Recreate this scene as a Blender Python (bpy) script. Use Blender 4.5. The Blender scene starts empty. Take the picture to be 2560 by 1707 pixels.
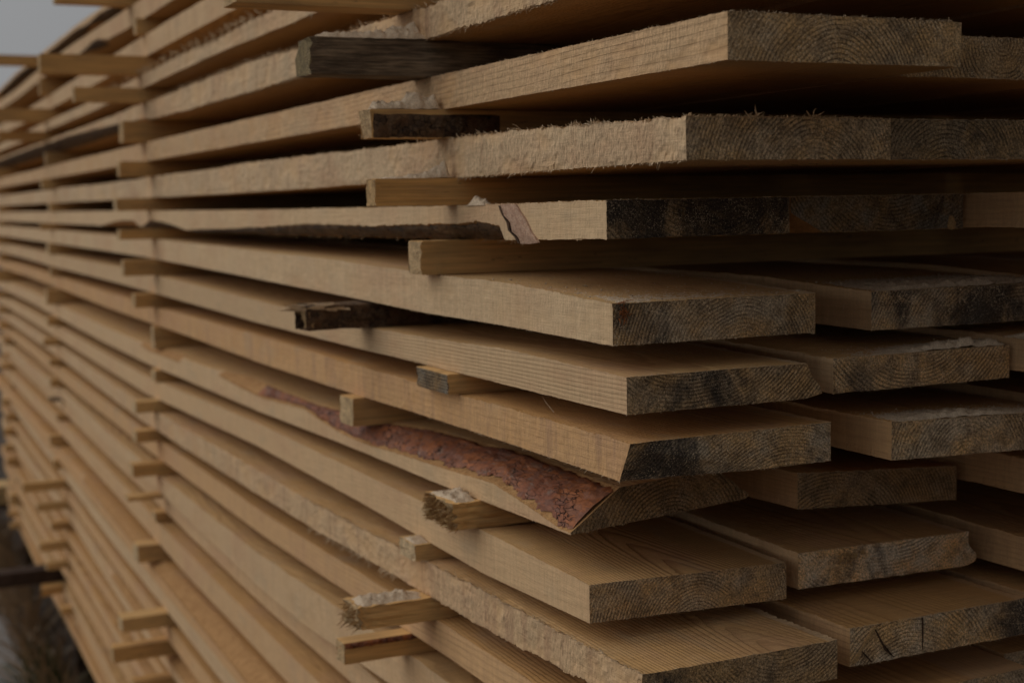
import bpy, math, random
import numpy as np
from mathutils import noise, Vector, Matrix

random.seed(7)
rng = np.random.default_rng(11)
S = 0.5            # one survey unit is half a metre
ZC = 1.375         # camera height above the ground
scene = bpy.context.scene
COL = scene.collection


def smooth(a, b, x):
    t = np.clip((x - a) / (b - a), 0, 1)
    return t * t * (3 - 2 * t)


def curve(pts):
    """piecewise interpolation in survey units -> callable"""
    if not isinstance(pts, (list, tuple)):
        v = float(pts)
        return lambda y: np.full_like(np.asarray(y, float), v)
    ys = [p[0] for p in pts]
    zs = [p[1] for p in pts]
    return lambda y: np.interp(np.asarray(y, float), ys, zs)


# ------------------------------------------------------------------ materials
class NT:
    def __init__(self, name):
        self.m = bpy.data.materials.new(name)
        self.m.use_nodes = True
        self.t = self.m.node_tree
        self.t.nodes.clear()
        self.out = self.t.nodes.new('ShaderNodeOutputMaterial')
        self.bsdf = self.t.nodes.new('ShaderNodeBsdfPrincipled')
        self.t.links.new(self.bsdf.outputs[0], self.out.inputs[0])
        self.bsdf.inputs['Roughness'].default_value = 0.85
        self.bsdf.inputs['Specular IOR Level'].default_value = 0.2

    def node(self, typ, **kw):
        n = self.t.nodes.new(typ)
        for k, v in kw.items():
            setattr(n, k, v)
        return n

    def put(self, sock, v):
        if hasattr(v, 'is_output') or isinstance(v, bpy.types.NodeSocket):
            self.t.links.new(v, sock)
        elif v is not None:
            if isinstance(v, (tuple, list)) and len(v) == 3 and sock.type == 'RGBA':
                v = (*v, 1)
            sock.default_value = v

    def math(self, op, a, b=None, c=None, clamp=False):
        n = self.node('ShaderNodeMath', operation=op)
        n.use_clamp = clamp
        self.put(n.inputs[0], a)
        self.put(n.inputs[1], b)
        if c is not None:
            self.put(n.inputs[2], c)
        return n.outputs[0]

    def step(self, x, a, b, lo=0.0, hi=1.0):
        n = self.node('ShaderNodeMapRange', interpolation_type='SMOOTHSTEP')
        self.put(n.inputs[0], x)
        self.put(n.inputs[1], a)
        self.put(n.inputs[2], b)
        self.put(n.inputs[3], lo)
        self.put(n.inputs[4], hi)
        return n.outputs[0]

    def obj(self):
        return self.node('ShaderNodeTexCoord').outputs['Object']

    def scale(self, vec, s):
        n = self.node('ShaderNodeVectorMath', operation='MULTIPLY')
        self.put(n.inputs[0], vec)
        n.inputs[1].default_value = s
        return n.outputs[0]

    def addv(self, a, b):
        n = self.node('ShaderNodeVectorMath', operation='ADD')
        self.put(n.inputs[0], a)
        self.put(n.inputs[1], b)
        return n.outputs[0]

    def noise(self, vec, scale=1.0, detail=2.0, rough=0.5, color=False, dist=0.0):
        n = self.node('ShaderNodeTexNoise')
        self.put(n.inputs['Vector'], vec)
        n.inputs['Scale'].default_value = scale
        n.inputs['Detail'].default_value = detail
        n.inputs['Roughness'].default_value = rough
        n.inputs['Distortion'].default_value = dist
        return n.outputs[1 if color else 0]

    def mix(self, f, a, b, blend='MIX'):
        n = self.node('ShaderNodeMix', data_type='RGBA', blend_type=blend)
        self.put(n.inputs[0], f)
        self.put(n.inputs[6], a)
        self.put(n.inputs[7], b)
        return n.outputs[2]

    def attr(self, name):
        n = self.node('ShaderNodeAttribute', attribute_type='OBJECT', attribute_name=name)
        return n.outputs['Fac']

    def gain(self, col, fac):
        n = self.node('ShaderNodeVectorMath', operation='SCALE')
        self.put(n.inputs[0], col)
        self.put(n.inputs['Scale'], fac)
        return n.outputs[0]

    def finish(self, col, height=None, dist=0.0005, strength=1.0, rough=None):
        self.put(self.bsdf.inputs['Base Color'], col)
        if height is not None:
            b = self.node('ShaderNodeBump')
            b.inputs['Distance'].default_value = dist
            b.inputs['Strength'].default_value = strength
            self.put(b.inputs['Height'], height)
            self.t.links.new(b.outputs[0], self.bsdf.inputs['Normal'])
        if rough is not None:
            self.put(self.bsdf.inputs['Roughness'], rough)
        return self.m


def rings(n):
    """growth rings of a log whose pith runs along the board (object space)"""
    co = n.obj()
    seed = n.attr('seed')
    comb = n.node('ShaderNodeCombineXYZ')
    n.put(comb.inputs[0], seed)
    n.put(comb.inputs[1], seed)
    n.put(comb.inputs[2], seed)
    cs = n.addv(co, comb.outputs[0])
    w = n.noise(n.scale(cs, (10, 1.6, 10)), 1.0, 2.0, 0.5, color=True)
    sw = n.node('ShaderNodeSeparateXYZ')
    n.put(sw.inputs[0], w)
    s = n.node('ShaderNodeSeparateXYZ')
    n.put(s.inputs[0], co)
    dx = n.math('ADD', n.math('SUBTRACT', s.outputs[0], n.attr('pith_x')),
                n.math('MULTIPLY', n.math('SUBTRACT', sw.outputs[0], 0.5), 0.016))
    dz = n.math('ADD', n.math('SUBTRACT', s.outputs[2], n.attr('pith_z')),
                n.math('ADD', n.math('MULTIPLY', n.math('SUBTRACT', sw.outputs[2], 0.5), 0.016),
                       n.math('MULTIPLY', s.outputs[1], n.attr('taper'))))
    r = n.math('SQRT', n.math('ADD', n.math('MULTIPLY', dx, dx), n.math('MULTIPLY', dz, dz)))
    q = n.math('DIVIDE', r, n.attr('ring_gap'))
    q = n.math('ADD', q, n.math('MULTIPLY', n.noise(n.scale(cs, (60, 4, 60)), 1.0, 2.0), 0.5))
    f = n.math('FRACT', q)
    late = n.math('MULTIPLY', n.step(f, 0.35, 0.85), n.step(f, 0.9, 1.0, 1.0, 0.0))
    return co, cs, s, late, q


def make_side(name, face):
    n = NT(name)
    co, cs, s, late, q = rings(n)
    tone = n.attr('tone')
    fuzz = n.attr('fuzz')
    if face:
        # broad sawn faces: less wool, deeper orange painted for gap shade and bounce light
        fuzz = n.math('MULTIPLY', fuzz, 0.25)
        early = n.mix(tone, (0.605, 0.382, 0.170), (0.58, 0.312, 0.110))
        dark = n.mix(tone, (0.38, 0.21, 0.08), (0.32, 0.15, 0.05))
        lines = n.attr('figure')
    else:
        early = n.mix(tone, (0.615, 0.435, 0.252), (0.58, 0.333, 0.148))
        dark = n.mix(tone, (0.44, 0.285, 0.155), (0.39, 0.215, 0.10))
        lines = n.attr('lines')
    amp = n.noise(n.scale(cs, (25, 1.0, 25)), 1.0, 1.0)
    col = n.mix(n.math('MULTIPLY', late, n.math('MULTIPLY', amp, lines)), early, dark)
    pale = n.mix(tone, (0.64, 0.48, 0.305), (0.615, 0.388, 0.203))
    wool = n.step(n.noise(n.scale(cs, (30, 14, 24)), 1.0, 3.0, 0.6), 0.36, 0.56)
    wool = n.math('MULTIPLY', wool, n.math('MULTIPLY', fuzz, 1.1), clamp=True)
    col = n.mix(n.math('MULTIPLY', wool, 0.85), col, pale)
    blot = n.noise(n.scale(cs, (14, 5.5, 14)), 1.0, 3.0, 0.6)
    col = n.mix(n.step(blot, 0.46, 0.74, 0.0, 0.5), col, (0.52, 0.295, 0.165))
    blot2 = n.noise(n.scale(cs, (22, 8, 22)), 1.3, 2.0)
    col = n.mix(n.step(blot2, 0.55, 0.8, 0.0, 0.4), col, (0.44, 0.335, 0.215))
    # upright torn streaks where the saw dragged across the grain
    tear = n.attr('tear')
    tk = n.noise(n.scale(cs, (30, 62, 11)), 1.0, 4.0, 0.65)
    if not face:
        col = n.mix(n.math('MULTIPLY', n.step(tk, 0.48, 0.68), n.math('MULTIPLY', tear, 0.75)), col, (0.40, 0.235, 0.135))
    st = n.noise(n.scale(cs, (70, 95, 40)), 1.0, 3.0, 0.7)
    col = n.mix(n.step(st, 0.64, 0.8, 0.0, 0.5), col, (0.25, 0.145, 0.075))
    fib = n.noise(n.scale(cs, (1100, 34, 1100)), 1.0, 3.0, 0.6)
    fz = n.noise(n.scale(cs, (520, 430, 150)), 1.0, 4.0, 0.65)
    saw = n.noise(n.scale(cs, (18, 230, 22)), 1.0, 2.0, 0.6)
    kerf = n.noise(n.scale(cs, (25, 800, 30)), 1.0, 2.0, 0.6)
    grit = n.noise(cs, 900.0, 2.0, 0.6)
    v = n.math('ADD', 1.0, n.math('MULTIPLY', n.math('SUBTRACT', fib, 0.5), 0.5))
    v = n.math('ADD', v, n.math('MULTIPLY', n.math('SUBTRACT', saw, 0.5), 0.3))
    v = n.math('ADD', v, n.math('MULTIPLY', n.math('SUBTRACT', kerf, 0.5), 0.3))
    v = n.math('ADD', v, n.math('MULTIPLY', n.math('MULTIPLY', n.math('SUBTRACT', fz, 0.5), wool), 1.3))
    v = n.math('ADD', v, n.math('MULTIPLY', n.math('SUBTRACT', grit, 0.5), 0.35))
    col = n.gain(col, v)
    h = n.math('MULTIPLY', fib, 0.5)
    h = n.math('ADD', h, n.math('MULTIPLY', saw, 0.5))
    h = n.math('ADD', h, n.math('MULTIPLY', kerf, 0.35))
    h = n.math('ADD', h, n.math('MULTIPLY', n.math('MULTIPLY', fz, wool), 3.4))
    h = n.math('ADD', h, n.math('MULTIPLY', wool, 0.8))
    h = n.math('ADD', h, n.math('MULTIPLY', grit, 0.35))
    h = n.math('SUBTRACT', h, n.math('MULTIPLY', late, n.math('MULTIPLY', lines, 0.4)))
    return n.finish(col, h, 0.0008, 1.0)


def make_end():
    n = NT('weathered_end_grain')
    co, cs, s, late, q = rings(n)
    stain = n.attr('stain')
    big = n.noise(n.scale(cs, (26, 26, 34)), 1.0, 3.0, 0.6)
    mid = n.noise(n.scale(cs, (75, 75, 75)), 1.0, 4.0, 0.7)
    col = n.mix(n.step(big, 0.36, 0.66), (0.46, 0.275, 0.120), n.mix(n.attr('end_grey'), (0.42, 0.27, 0.14), (0.37, 0.315, 0.24)))
    col = n.mix(n.step(mid, 0.44, 0.66, 0.0, 0.75), col, (0.20, 0.128, 0.070))
    # rings read clearly in some places and are worn away in others
    rv = n.step(n.noise(n.scale(cs, (30, 30, 40)), 1.0, 2.0), 0.40, 0.62)
    col = n.mix(n.math('MULTIPLY', late, n.math('ADD', 0.08, n.math('MULTIPLY', rv, 0.62))), col, (0.062, 0.038, 0.02))
    # blue-black stain in patches
    sn = n.noise(n.addv(n.scale(cs, (22, 22, 15)), (3.1, 1.7, 9.2)), 1.0, 5.0, 0.68, dist=0.8)
    gx = n.math('DIVIDE', n.math('SUBTRACT', s.outputs[0], n.attr('stain_x')), n.attr('stain_w'))
    gs = n.math('POWER', 2.718, n.math('MULTIPLY', n.math('MULTIPLY', gx, gx), -1.0))
    sn = n.math('ADD', sn, n.math('MULTIPLY', gs, 0.20))
    th = n.math('SUBTRACT', 0.76, n.math('MULTIPLY', stain, 0.40))
    dk = n.step(sn, th, n.math('ADD', th, 0.20), 0.0, 0.86)
    col = n.mix(dk, col, (0.028, 0.023, 0.022))
    # pale crushed fibre ends
    sp = n.noise(cs, 1000.0, 2.0, 0.75)
    spr = n.noise(n.scale(cs, (55, 55, 55)), 1.0, 3.0, 0.6)
    sth = n.math('SUBTRACT', 0.80, n.math('MULTIPLY', spr, 0.44))
    col = n.mix(n.step(sp, sth, n.math('ADD', sth, 0.08), 0.0, 0.85), col, (0.58, 0.43, 0.27))
    dp = n.noise(n.addv(cs, (5.0, 2.0, 1.0)), 620.0, 3.0, 0.75)
    col = n.gain(col, n.step(dp, 0.30, 0.70, 0.50, 2.0))
    col = n.gain(col, n.attr('end_tone'))
    h = n.math('ADD', n.math('MULTIPLY', sp, 1.0), n.math('MULTIPLY', dp, 1.2))
    h = n.math('SUBTRACT', h, n.math('MULTIPLY', late, 0.9))
    h = n.math('ADD', h, n.math('MULTIPLY', mid, 1.2))
    return n.finish(col, h, 0.0008, 1.0, 0.9)


def make_grey():
    n = NT('grey_weathered_wood')
    co = n.obj()
    g = n.noise(n.scale(co, (30, 500, 500)), 1.0, 3.0, 0.65)
    b = n.noise(n.scale(co, (14, 30, 30)), 1.0, 3.0)
    col = n.mix(n.step(b, 0.35, 0.7), (0.115, 0.082, 0.055), (0.24, 0.178, 0.115))
    col = n.gain(col, n.step(g, 0.3, 0.7, 0.5, 1.5))
    sp = n.noise(co, 500.0, 3.0, 0.7)
    col = n.mix(n.step(sp, 0.62, 0.75, 0.0, 0.5), col, (0.34, 0.28, 0.17))
    return n.finish(col, g, 0.0008, 1.0, 0.9)


def make_bark(name, cols, sc):
    n = NT(name)
    co = n.obj()
    w = n.addv(co, n.scale(n.noise(n.scale(co, (1, .7, 1)), 75.0, 3.0, color=True), (0.014, 0.02, 0.014)))
    v = n.node('ShaderNodeTexVoronoi', feature='F1')
    n.put(v.inputs['Vector'], n.scale(w, sc))
    sep = n.node('ShaderNodeSeparateColor')
    n.put(sep.inputs[0], v.outputs['Color'])
    big = n.noise(n.scale(co, (1, .45, 1)), 38.0, 4.0, 0.6)
    fine = n.noise(n.scale(co, (1.0, 0.4, 1.0)), 420.0, 4.0, 0.7)
    col = n.mix(n.step(big, 0.42, 0.60), cols[0], cols[1])
    col = n.mix(n.step(sep.outputs[0], 0.35, 0.75, 0.0, 0.55), col, cols[2])
    zone = n.step(n.noise(n.scale(co, (1, .5, 1)), 17.0, 2.0), 0.46, 0.6)
    flake = n.noise(n.scale(co, (1, .5, 1)), 95.0, 5.0, 0.75)
    col = n.mix(n.math('MULTIPLY', n.step(flake, 0.53, 0.66, 0.0, 0.7), zone), col, cols[3])
    col = n.gain(col, n.step(fine, 0.25, 0.75, 0.65, 1.3))
    e = n.node('ShaderNodeTexVoronoi', feature='DISTANCE_TO_EDGE')
    n.put(e.inputs['Vector'], n.scale(w, sc))
    crack = n.step(e.outputs['Distance'], 0.0, 0.045, 1.0, 0.0)
    crack = n.math('MULTIPLY', crack, n.step(n.noise(co, 38.0, 2.0), 0.47, 0.56))
    col = n.mix(n.math('MULTIPLY', crack, 0.97), col, (0.016, 0.009, 0.008))
    h = n.math('SUBTRACT', n.math('ADD', n.math('ADD', n.math('MULTIPLY', fine, .6), n.math('MULTIPLY', n.math('MULTIPLY', flake, zone), 2.0)),
                                  n.math('MULTIPLY', sep.outputs[1], 2.2)), n.math('MULTIPLY', crack, 2.6))
    return n.finish(col, h, 0.0009, 1.0, 0.6)


def make_plain(name, a, b, sc=120.0, fine=900.0, bump=0.0006, rough=0.9):
    n = NT(name)
    co = n.obj()
    g = n.noise(co, sc, 3.0, 0.6)
    f = n.noise(co, fine, 2.0, 0.6)
    col = n.mix(n.step(g, 0.3, 0.7), a, b)
    col = n.gain(col, n.step(f, 0.2, 0.8, 0.65, 1.3))
    return n.finish(col, f, bump, 1.0, rough)


def make_soil():
    n = NT('dark_soil')
    co = n.obj()
    g = n.noise(co, 2.2, 6.0, 0.7)
    f = n.noise(co, 38.0, 5.0, 0.75)
    col = n.mix(n.step(g, 0.35, 0.65), (0.075, 0.058, 0.047), (0.15, 0.12, 0.098))
    col = n.mix(n.step(f, 0.58, 0.72, 0.0, 0.75), col, (0.24, 0.19, 0.145))
    col = n.gain(col, n.step(f, 0.2, 0.6, 0.35, 1.1))
    return n.finish(col, f, 0.02, 1.0, 0.95)


M_SIDE = make_side('rough_sawn_edge', False)
M_FACE = make_side('sawn_face_shade_tint', True)
M_END = make_end()
M_GREY = make_grey()
M_BARK = make_bark('red_pine_bark', [(0.34, 0.120, 0.047), (0.235, 0.084, 0.043), (0.18, 0.092, 0.068), (0.27, 0.20, 0.155)], (42, 19, 42))
M_BROWN = make_bark('brown_bark', [(0.115, 0.062, 0.032), (0.065, 0.04, 0.026), (0.16, 0.10, 0.055), (0.22, 0.16, 0.105)], (40, 16, 40))
M_BAST = make_plain('orange_bast', (0.50, 0.28, 0.115), (0.38, 0.195, 0.075), 90, 700)
M_DUST = make_plain('sawdust_grains', (0.64, 0.49, 0.335), (0.72, 0.57, 0.41), 300, 1000, 0.0012)
M_FIBRE = make_plain('torn_fibre', (0.66, 0.51, 0.34), (0.58, 0.40, 0.23), 60, 800)
M_FIBRE_O = make_plain('orange_torn_fibre', (0.56, 0.34, 0.17), (0.60, 0.41, 0.23), 80, 800)
M_BRISTLE = make_plain('golden_bristle', (0.40, 0.245, 0.10), (0.29, 0.155, 0.06), 120, 600)
M_KNOT = make_plain('dark_knot', (0.055, 0.032, 0.02), (0.10, 0.055, 0.03), 180, 800)
M_PINK = make_plain('pink_knot_wood', (0.37, 0.215, 0.14), (0.50, 0.33, 0.23), 260, 900, .001)
M_RESIN = make_plain('orange_resin', (0.40, 0.14, 0.045), (0.26, 0.085, 0.03), 300, 900)
M_CLAY = make_plain('tan_clump', (0.50, 0.31, 0.135), (0.42, 0.27, 0.13), 200, 900, 0.001)
M_SOIL = make_soil()
M_CONC = make_plain('grey_concrete', (0.22, 0.205, 0.195), (0.27, 0.255, 0.24), 3, 120, 0.003)
M_STRAW = make_plain('dry_straw', (0.42, 0.325, 0.22), (0.27, 0.20, 0.13), 6, 300, 0.001)
M_LEAF = make_plain('green_blade', (0.035, 0.062, 0.022), (0.05, 0.085, 0.03), 8, 300, 0.001)
M_BEAM = make_plain('dark_wet_timber', (0.040, 0.024, 0.017), (0.075, 0.047, 0.034), 20, 250, 0.002)
M_STONE = make_plain('pale_stone', (0.5, 0.42, 0.36), (0.42, 0.35, 0.3), 50, 300, 0.002)


# ------------------------------------------------------------------ mesh helpers
def mesh_obj(name, verts, faces, mats, fm=None, parent=None, loc=(0, 0, 0), smooth_shade=False):
    me = bpy.data.meshes.new(name)
    me.from_pydata([tuple(v) for v in verts], [], faces)
    for m in mats:
        me.materials.append(m)
    if fm is not None:
        me.polygons.foreach_set('material_index', np.asarray(fm, dtype=np.int32))
    if smooth_shade:
        me.polygons.foreach_set('use_smooth', np.ones(len(me.polygons), dtype=bool))
    me.update()
    o = bpy.data.objects.new(name, me)
    COL.objects.link(o)
    if parent is not None:
        o.parent = parent
    o.location = loc
    return o


def tag(o, label=None, cat=None, group=None, kind=None):
    if label:
        o['label'] = label
    if cat:
        o['category'] = cat
    if group:
        o['group'] = group
    if kind:
        o['kind'] = kind
    return o


class Fibres:
    """bent tapering splinters gathered into one mesh"""
    def __init__(self):
        self.v, self.f = [], []

    def add(self, p, d, L, w, bend=0.35):
        p = Vector(p)
        d = Vector(d).normalized()
        side = d.orthogonal().normalized()
        side.rotate(Matrix.Rotation(random.uniform(0, 6.28), 3, d))
        other = d.cross(side)
        b = len(self.v)
        mid = p + d * L * 0.55
        tip = p + d * L + side * L * random.uniform(-bend, bend)
        for c, r in ((p - d * w, w), (mid, w * 0.7)):
            for k in range(3):
                a = k * 2.094
                self.v.append(c + side * math.cos(a) * r + other * math.sin(a) * r * 0.6)
        self.v.append(tip)
        for k in range(3):
            k2 = (k + 1) % 3
            self.f.append((b + k, b + k2, b + 3 + k2, b + 3 + k))
            self.f.append((b + 3 + k, b + 3 + k2, b + 6))

    def build(self, name, mat, parent):
        if not self.v:
            return None
        return mesh_obj(name, self.v, self.f, [mat], parent=parent)


def stations(L, fine):
    ys = [0.0]
    if fine == 0:
        step, grow = 0.05, 1.06
    elif fine == 1:
        step, grow = 0.008, 1.03
    else:
        step, grow = 0.0022, 1.0
    while ys[-1] < L:
        y = ys[-1]
        if fine == 2:
            st = 0.0022 if y < 0.22 else min(0.0022 * (1 + (y - 0.22) * 6.0), 0.05)
        else:
            st = min(step, 0.1)
            step *= grow
        ys.append(y + st)
    ys[-1] = L
    if ys[-1] - ys[-2] < 1e-4:
        ys.pop(-2)
    return np.array(ys)


def rough_line(n, amp, k=3):
    a = rng.normal(0, 1, n)
    b = np.convolve(rng.normal(0, 1, n + 2 * k), np.ones(2 * k + 1) / math.sqrt(2 * k + 1), 'valid')[:n]
    return amp * (0.55 * a + 0.6 * b)


BOARDS = 'sawn boards of the drying stack'
STICKS = 'spacer sticks between the layers'


def board(label, x0, x1, yf, top, bot, yb=12.3, fine=1, wane=None, shear=(0, 0), rough=0.0004,
          tone=0.4, stain=0.5, fuzz=0.3, pith=(0.5, -1.2), ring=0.0032, taper=0.02, right=None, tilt=0.0,
          cap=None, bow=None, group=BOARDS, name='timber_board', crook=0.007, lines=0.55, tear=0.25, end_tone=1.0, end_grey=0.5, stain_x=-1.0, stain_w=0.03, figure=0.9, wool=0.0):
    """x0..x1, yf, yb in survey units; top/bot curves of (y, z) in survey units.
    wane = (corner, [(y, frac_of_thickness_kept, width)])"""
    ft, fb = curve(top), curve(bot)
    ys = stations((yb - yf) * S, fine)
    yu = ys / S + yf
    nw, nt = (22, 9) if fine == 2 else ((8, 4) if fine == 1 else (3, 2))
    us, vs, tagm = [], [], []
    # perimeter: bottom l->r, right b->t, top r->l, left t->b
    bw = np.linspace(0, 1, nw + 1)
    tv = np.linspace(0, 1, nt + 1)
    ns = 6 if wane else 0
    per = []
    if wane and wane[0] == 'bl':
        for k in range(nw + 1):
            per.append(('B', bw[k]))
    else:
        for k in range(nw + 1):
            per.append(('B', bw[k]))
    for k in range(1, nt + 1):
        per.append(('R', tv[k]))
    for k in range(1, nw + 1):
        per.append(('T', 1 - bw[k]))
    if wane and wane[0] == 'tl':
        for k in range(1, ns + 1):
            per.append(('S', k / ns))
        for k in range(1, nt):
            per.append(('L', 1 - tv[k]))
    elif wane:
        for k in range(1, nt + 1):
            per.append(('L', 1 - tv[k]))
        for k in range(1, ns):
            per.append(('S', k / ns))
    else:
        for k in range(1, nt):
            per.append(('L', 1 - tv[k]))
    n = len(per)
    m = len(ys)
    zt, zb = ft(yu), fb(yu)
    th = (zt - zb) * S
    W = (x1 - x0) * S
    z0 = float(fb(yf))
    if wane:
        wy = [w[0] for w in wane[1]]
        kv = np.interp(yu, wy, [w[1] for w in wane[1]])
        kw = np.interp(yu, wy, [w[2] for w in wane[1]]) * S / W
        kv = np.clip(kv + rough_line(m, 0.012, 6) * (kv < 0.97), 0.02, 0.995)
        kw = np.clip(kw, 0.003, 0.8)
    X = np.zeros((m, n))
    Z = np.zeros((m, n))
    cr = np.interp(yu, np.linspace(0, 13, 9), rng.normal(0, crook, 9)) * S
    cr -= cr[0]
    for i, (k, t) in enumerate(per):
        if k == 'B':
            u, v = np.full(m, t), np.zeros(m)
            if wane and wane[0] == 'bl':
                u = kw + (1 - kw) * t
        elif k == 'R':
            u, v = np.ones(m), np.full(m, t)
            if right:
                u = u + np.interp(t, [r[0] for r in right], [r[1] for r in right]) * S / W
        elif k == 'T':
            u, v = np.full(m, t), np.ones(m)
            if wane and wane[0] == 'tl':
                u = kw + (1 - kw) * t
            if right and t > 0.97:
                u = u + right[-1][1] * S / W
        elif k == 'S':
            if wane[0] == 'tl':
                u, v = kw * (1 - t), 1 - (1 - kv) * t
            else:
                u, v = kw * t, (1 - kv) * (1 - t)
        else:
            v = np.full(m, t)
            u = np.zeros(m)
            if wane and wane[0] == 'tl':
                v = v * kv
            elif wane:
                v = (1 - kv) + kv * t
        X[:, i] = u * W + cr
        Z[:, i] = zb * S - z0 * S + v * th + tilt * (u - 0.0) * S
    # rough edges: jitter rows next to the corners
    kinds = [p[0] for p in per]
    for i in range(n):
        nxt = kinds[(i + 1) % n]
        corner = kinds[i] != nxt
        a = rough if corner else rough * 0.35
        X[:, i] += rough_line(m, a * 0.5)
        Z[:, i] += rough_line(m, a)
    Y = np.repeat(ys[:, None], n, 1)
    if wool:
        for i in range(n):
            if kinds[i] == 'L':
                for j in range(m):
                    p = Vector((ys[j] * 120, Z[j, i] * 120, 3.7))
                    X[j, i] -= wool * max(0.0, 0.35 + noise.fractal(p, 0.8, 2.2, 3)) + 0.25 * wool * random.random()
    # end cut: slightly ragged and possibly out of square
    fr = (Z[0] - Z[0].min()) / max(1e-6, Z[0].max() - Z[0].min())
    ux = X[0] / W
    Y[0] = shear[0] * S * (1 - fr) * np.clip(1 - ux * 1.6, 0, 1) + shear[1] * S * ux + np.abs(rng.normal(0, 0.00025, n))
    for j in range(1, 60):
        if j >= m:
            break
        Y[j] = np.maximum(Y[j], Y[j - 1] + 0.0006)
    verts = np.stack([X.ravel(), Y.ravel(), Z.ravel()], 1)
    faces, fm = [], []
    for j in range(m - 1):
        a, b = j * n, (j + 1) * n
        for i in range(n):
            i2 = (i + 1) % n
            faces.append((a + i, b + i, b + i2, a + i2))
            w = kinds[i] == 'S' or kinds[i2] == 'S'
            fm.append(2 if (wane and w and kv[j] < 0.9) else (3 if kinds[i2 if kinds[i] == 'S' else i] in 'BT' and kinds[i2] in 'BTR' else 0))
    faces.append(tuple(range(n)))
    fm.append(1)
    faces.append(tuple((m - 1) * n + i for i in reversed(range(n))))
    fm.append(1)
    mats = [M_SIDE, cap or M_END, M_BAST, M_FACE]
    loc = (x0 * S, yf * S, z0 * S + ZC)
    o = mesh_obj(name, verts, faces, mats, fm, loc=loc)
    o['pith_x'] = pith[0] * W
    o['pith_z'] = pith[1] * 0.03
    o['ring_gap'] = ring
    o['taper'] = taper
    o['tone'] = tone
    o['stain'] = stain
    o['fuzz'] = fuzz
    o['lines'] = lines
    o['tear'] = tear
    o['end_tone'] = end_tone
    o['stain_x'] = stain_x
    o['stain_w'] = stain_w
    o['figure'] = figure
    o['end_grey'] = end_grey
    o['seed'] = random.Random(label).uniform(0, 30)
    tag(o, label, 'board', group)
    if cap is None:
        pass
    o['_w'] = W
    geo = dict(o=o, X=X, Y=Y, Z=Z, kinds=kinds, per=per, m=m, n=n, W=W, ys=ys, th=th, yu=yu, z0=z0, zt=zt, zb=zb)
    del o['_w']
    return geo


def corner_index(g, a, b):
    n = g['n']
    for i in range(n):
        if g['kinds'][i] == a and g['kinds'][(i + 1) % n] == b:
            return i
    return 0


def fringe(g, spec, mat=None, name='splintered_edge'):
    """spec: list of (edge, y_from, y_to in metres or fractions, spacing, mean length, width)"""
    F = Fibres()
    X, Y, Z, n = g['X'], g['Y'], g['Z'], g['n']
    for edge, a, b, sp, L, w in spec:
        if edge in ('LT', 'LB'):
            i = [k for k in range(n) if g['per'][k][0] in ('T',) and g['per'][k][1] < 1e-6] if edge == 'LT' else [0]
            i = i[0] if i else 0
            y = a
            while y < b:
                j = int(np.searchsorted(g['ys'], y))
                if j >= g['m']:
                    break
                p = (X[j, i], Y[j, i], Z[j, i])
                up = 1 if edge == 'LT' else -1
                d = (-random.uniform(0.1, 1.0), random.uniform(-0.9, 0.9), up * random.uniform(0.0, 0.9))
                F.add(p, d, min(random.expovariate(1 / L), 2.2 * L), w * random.uniform(0.6, 1.3))
                y += random.expovariate(1 / sp)
        else:
            idx = [k for k in range(n) if g['per'][k][0] == ('T' if edge == 'FT' else 'B')]
            idx.sort(key=lambda k: X[0, k])
            xs = [X[0, k] for k in idx]
            x = xs[0] + a * (xs[-1] - xs[0])
            x_end = xs[0] + b * (xs[-1] - xs[0])
            while x < x_end:
                z = np.interp(x, xs, [Z[0, k] for k in idx])
                yy = np.interp(x, xs, [Y[0, k] for k in idx])
                up = 1 if edge == 'FT' else -1
                d = (random.uniform(-0.8, 0.8), -random.uniform(0.0, 0.7), up * random.uniform(0.1, 1))
                F.add((x, yy, z), d, min(random.expovariate(1 / L), 2.4 * L), w * random.uniform(0.6, 1.3))
                x += random.expovariate(1 / sp)
    fo = F.build(name, mat or M_FIBRE, g['o'])
    if fo:
        fo['kind'] = 'stuff'
    return fo


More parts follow.
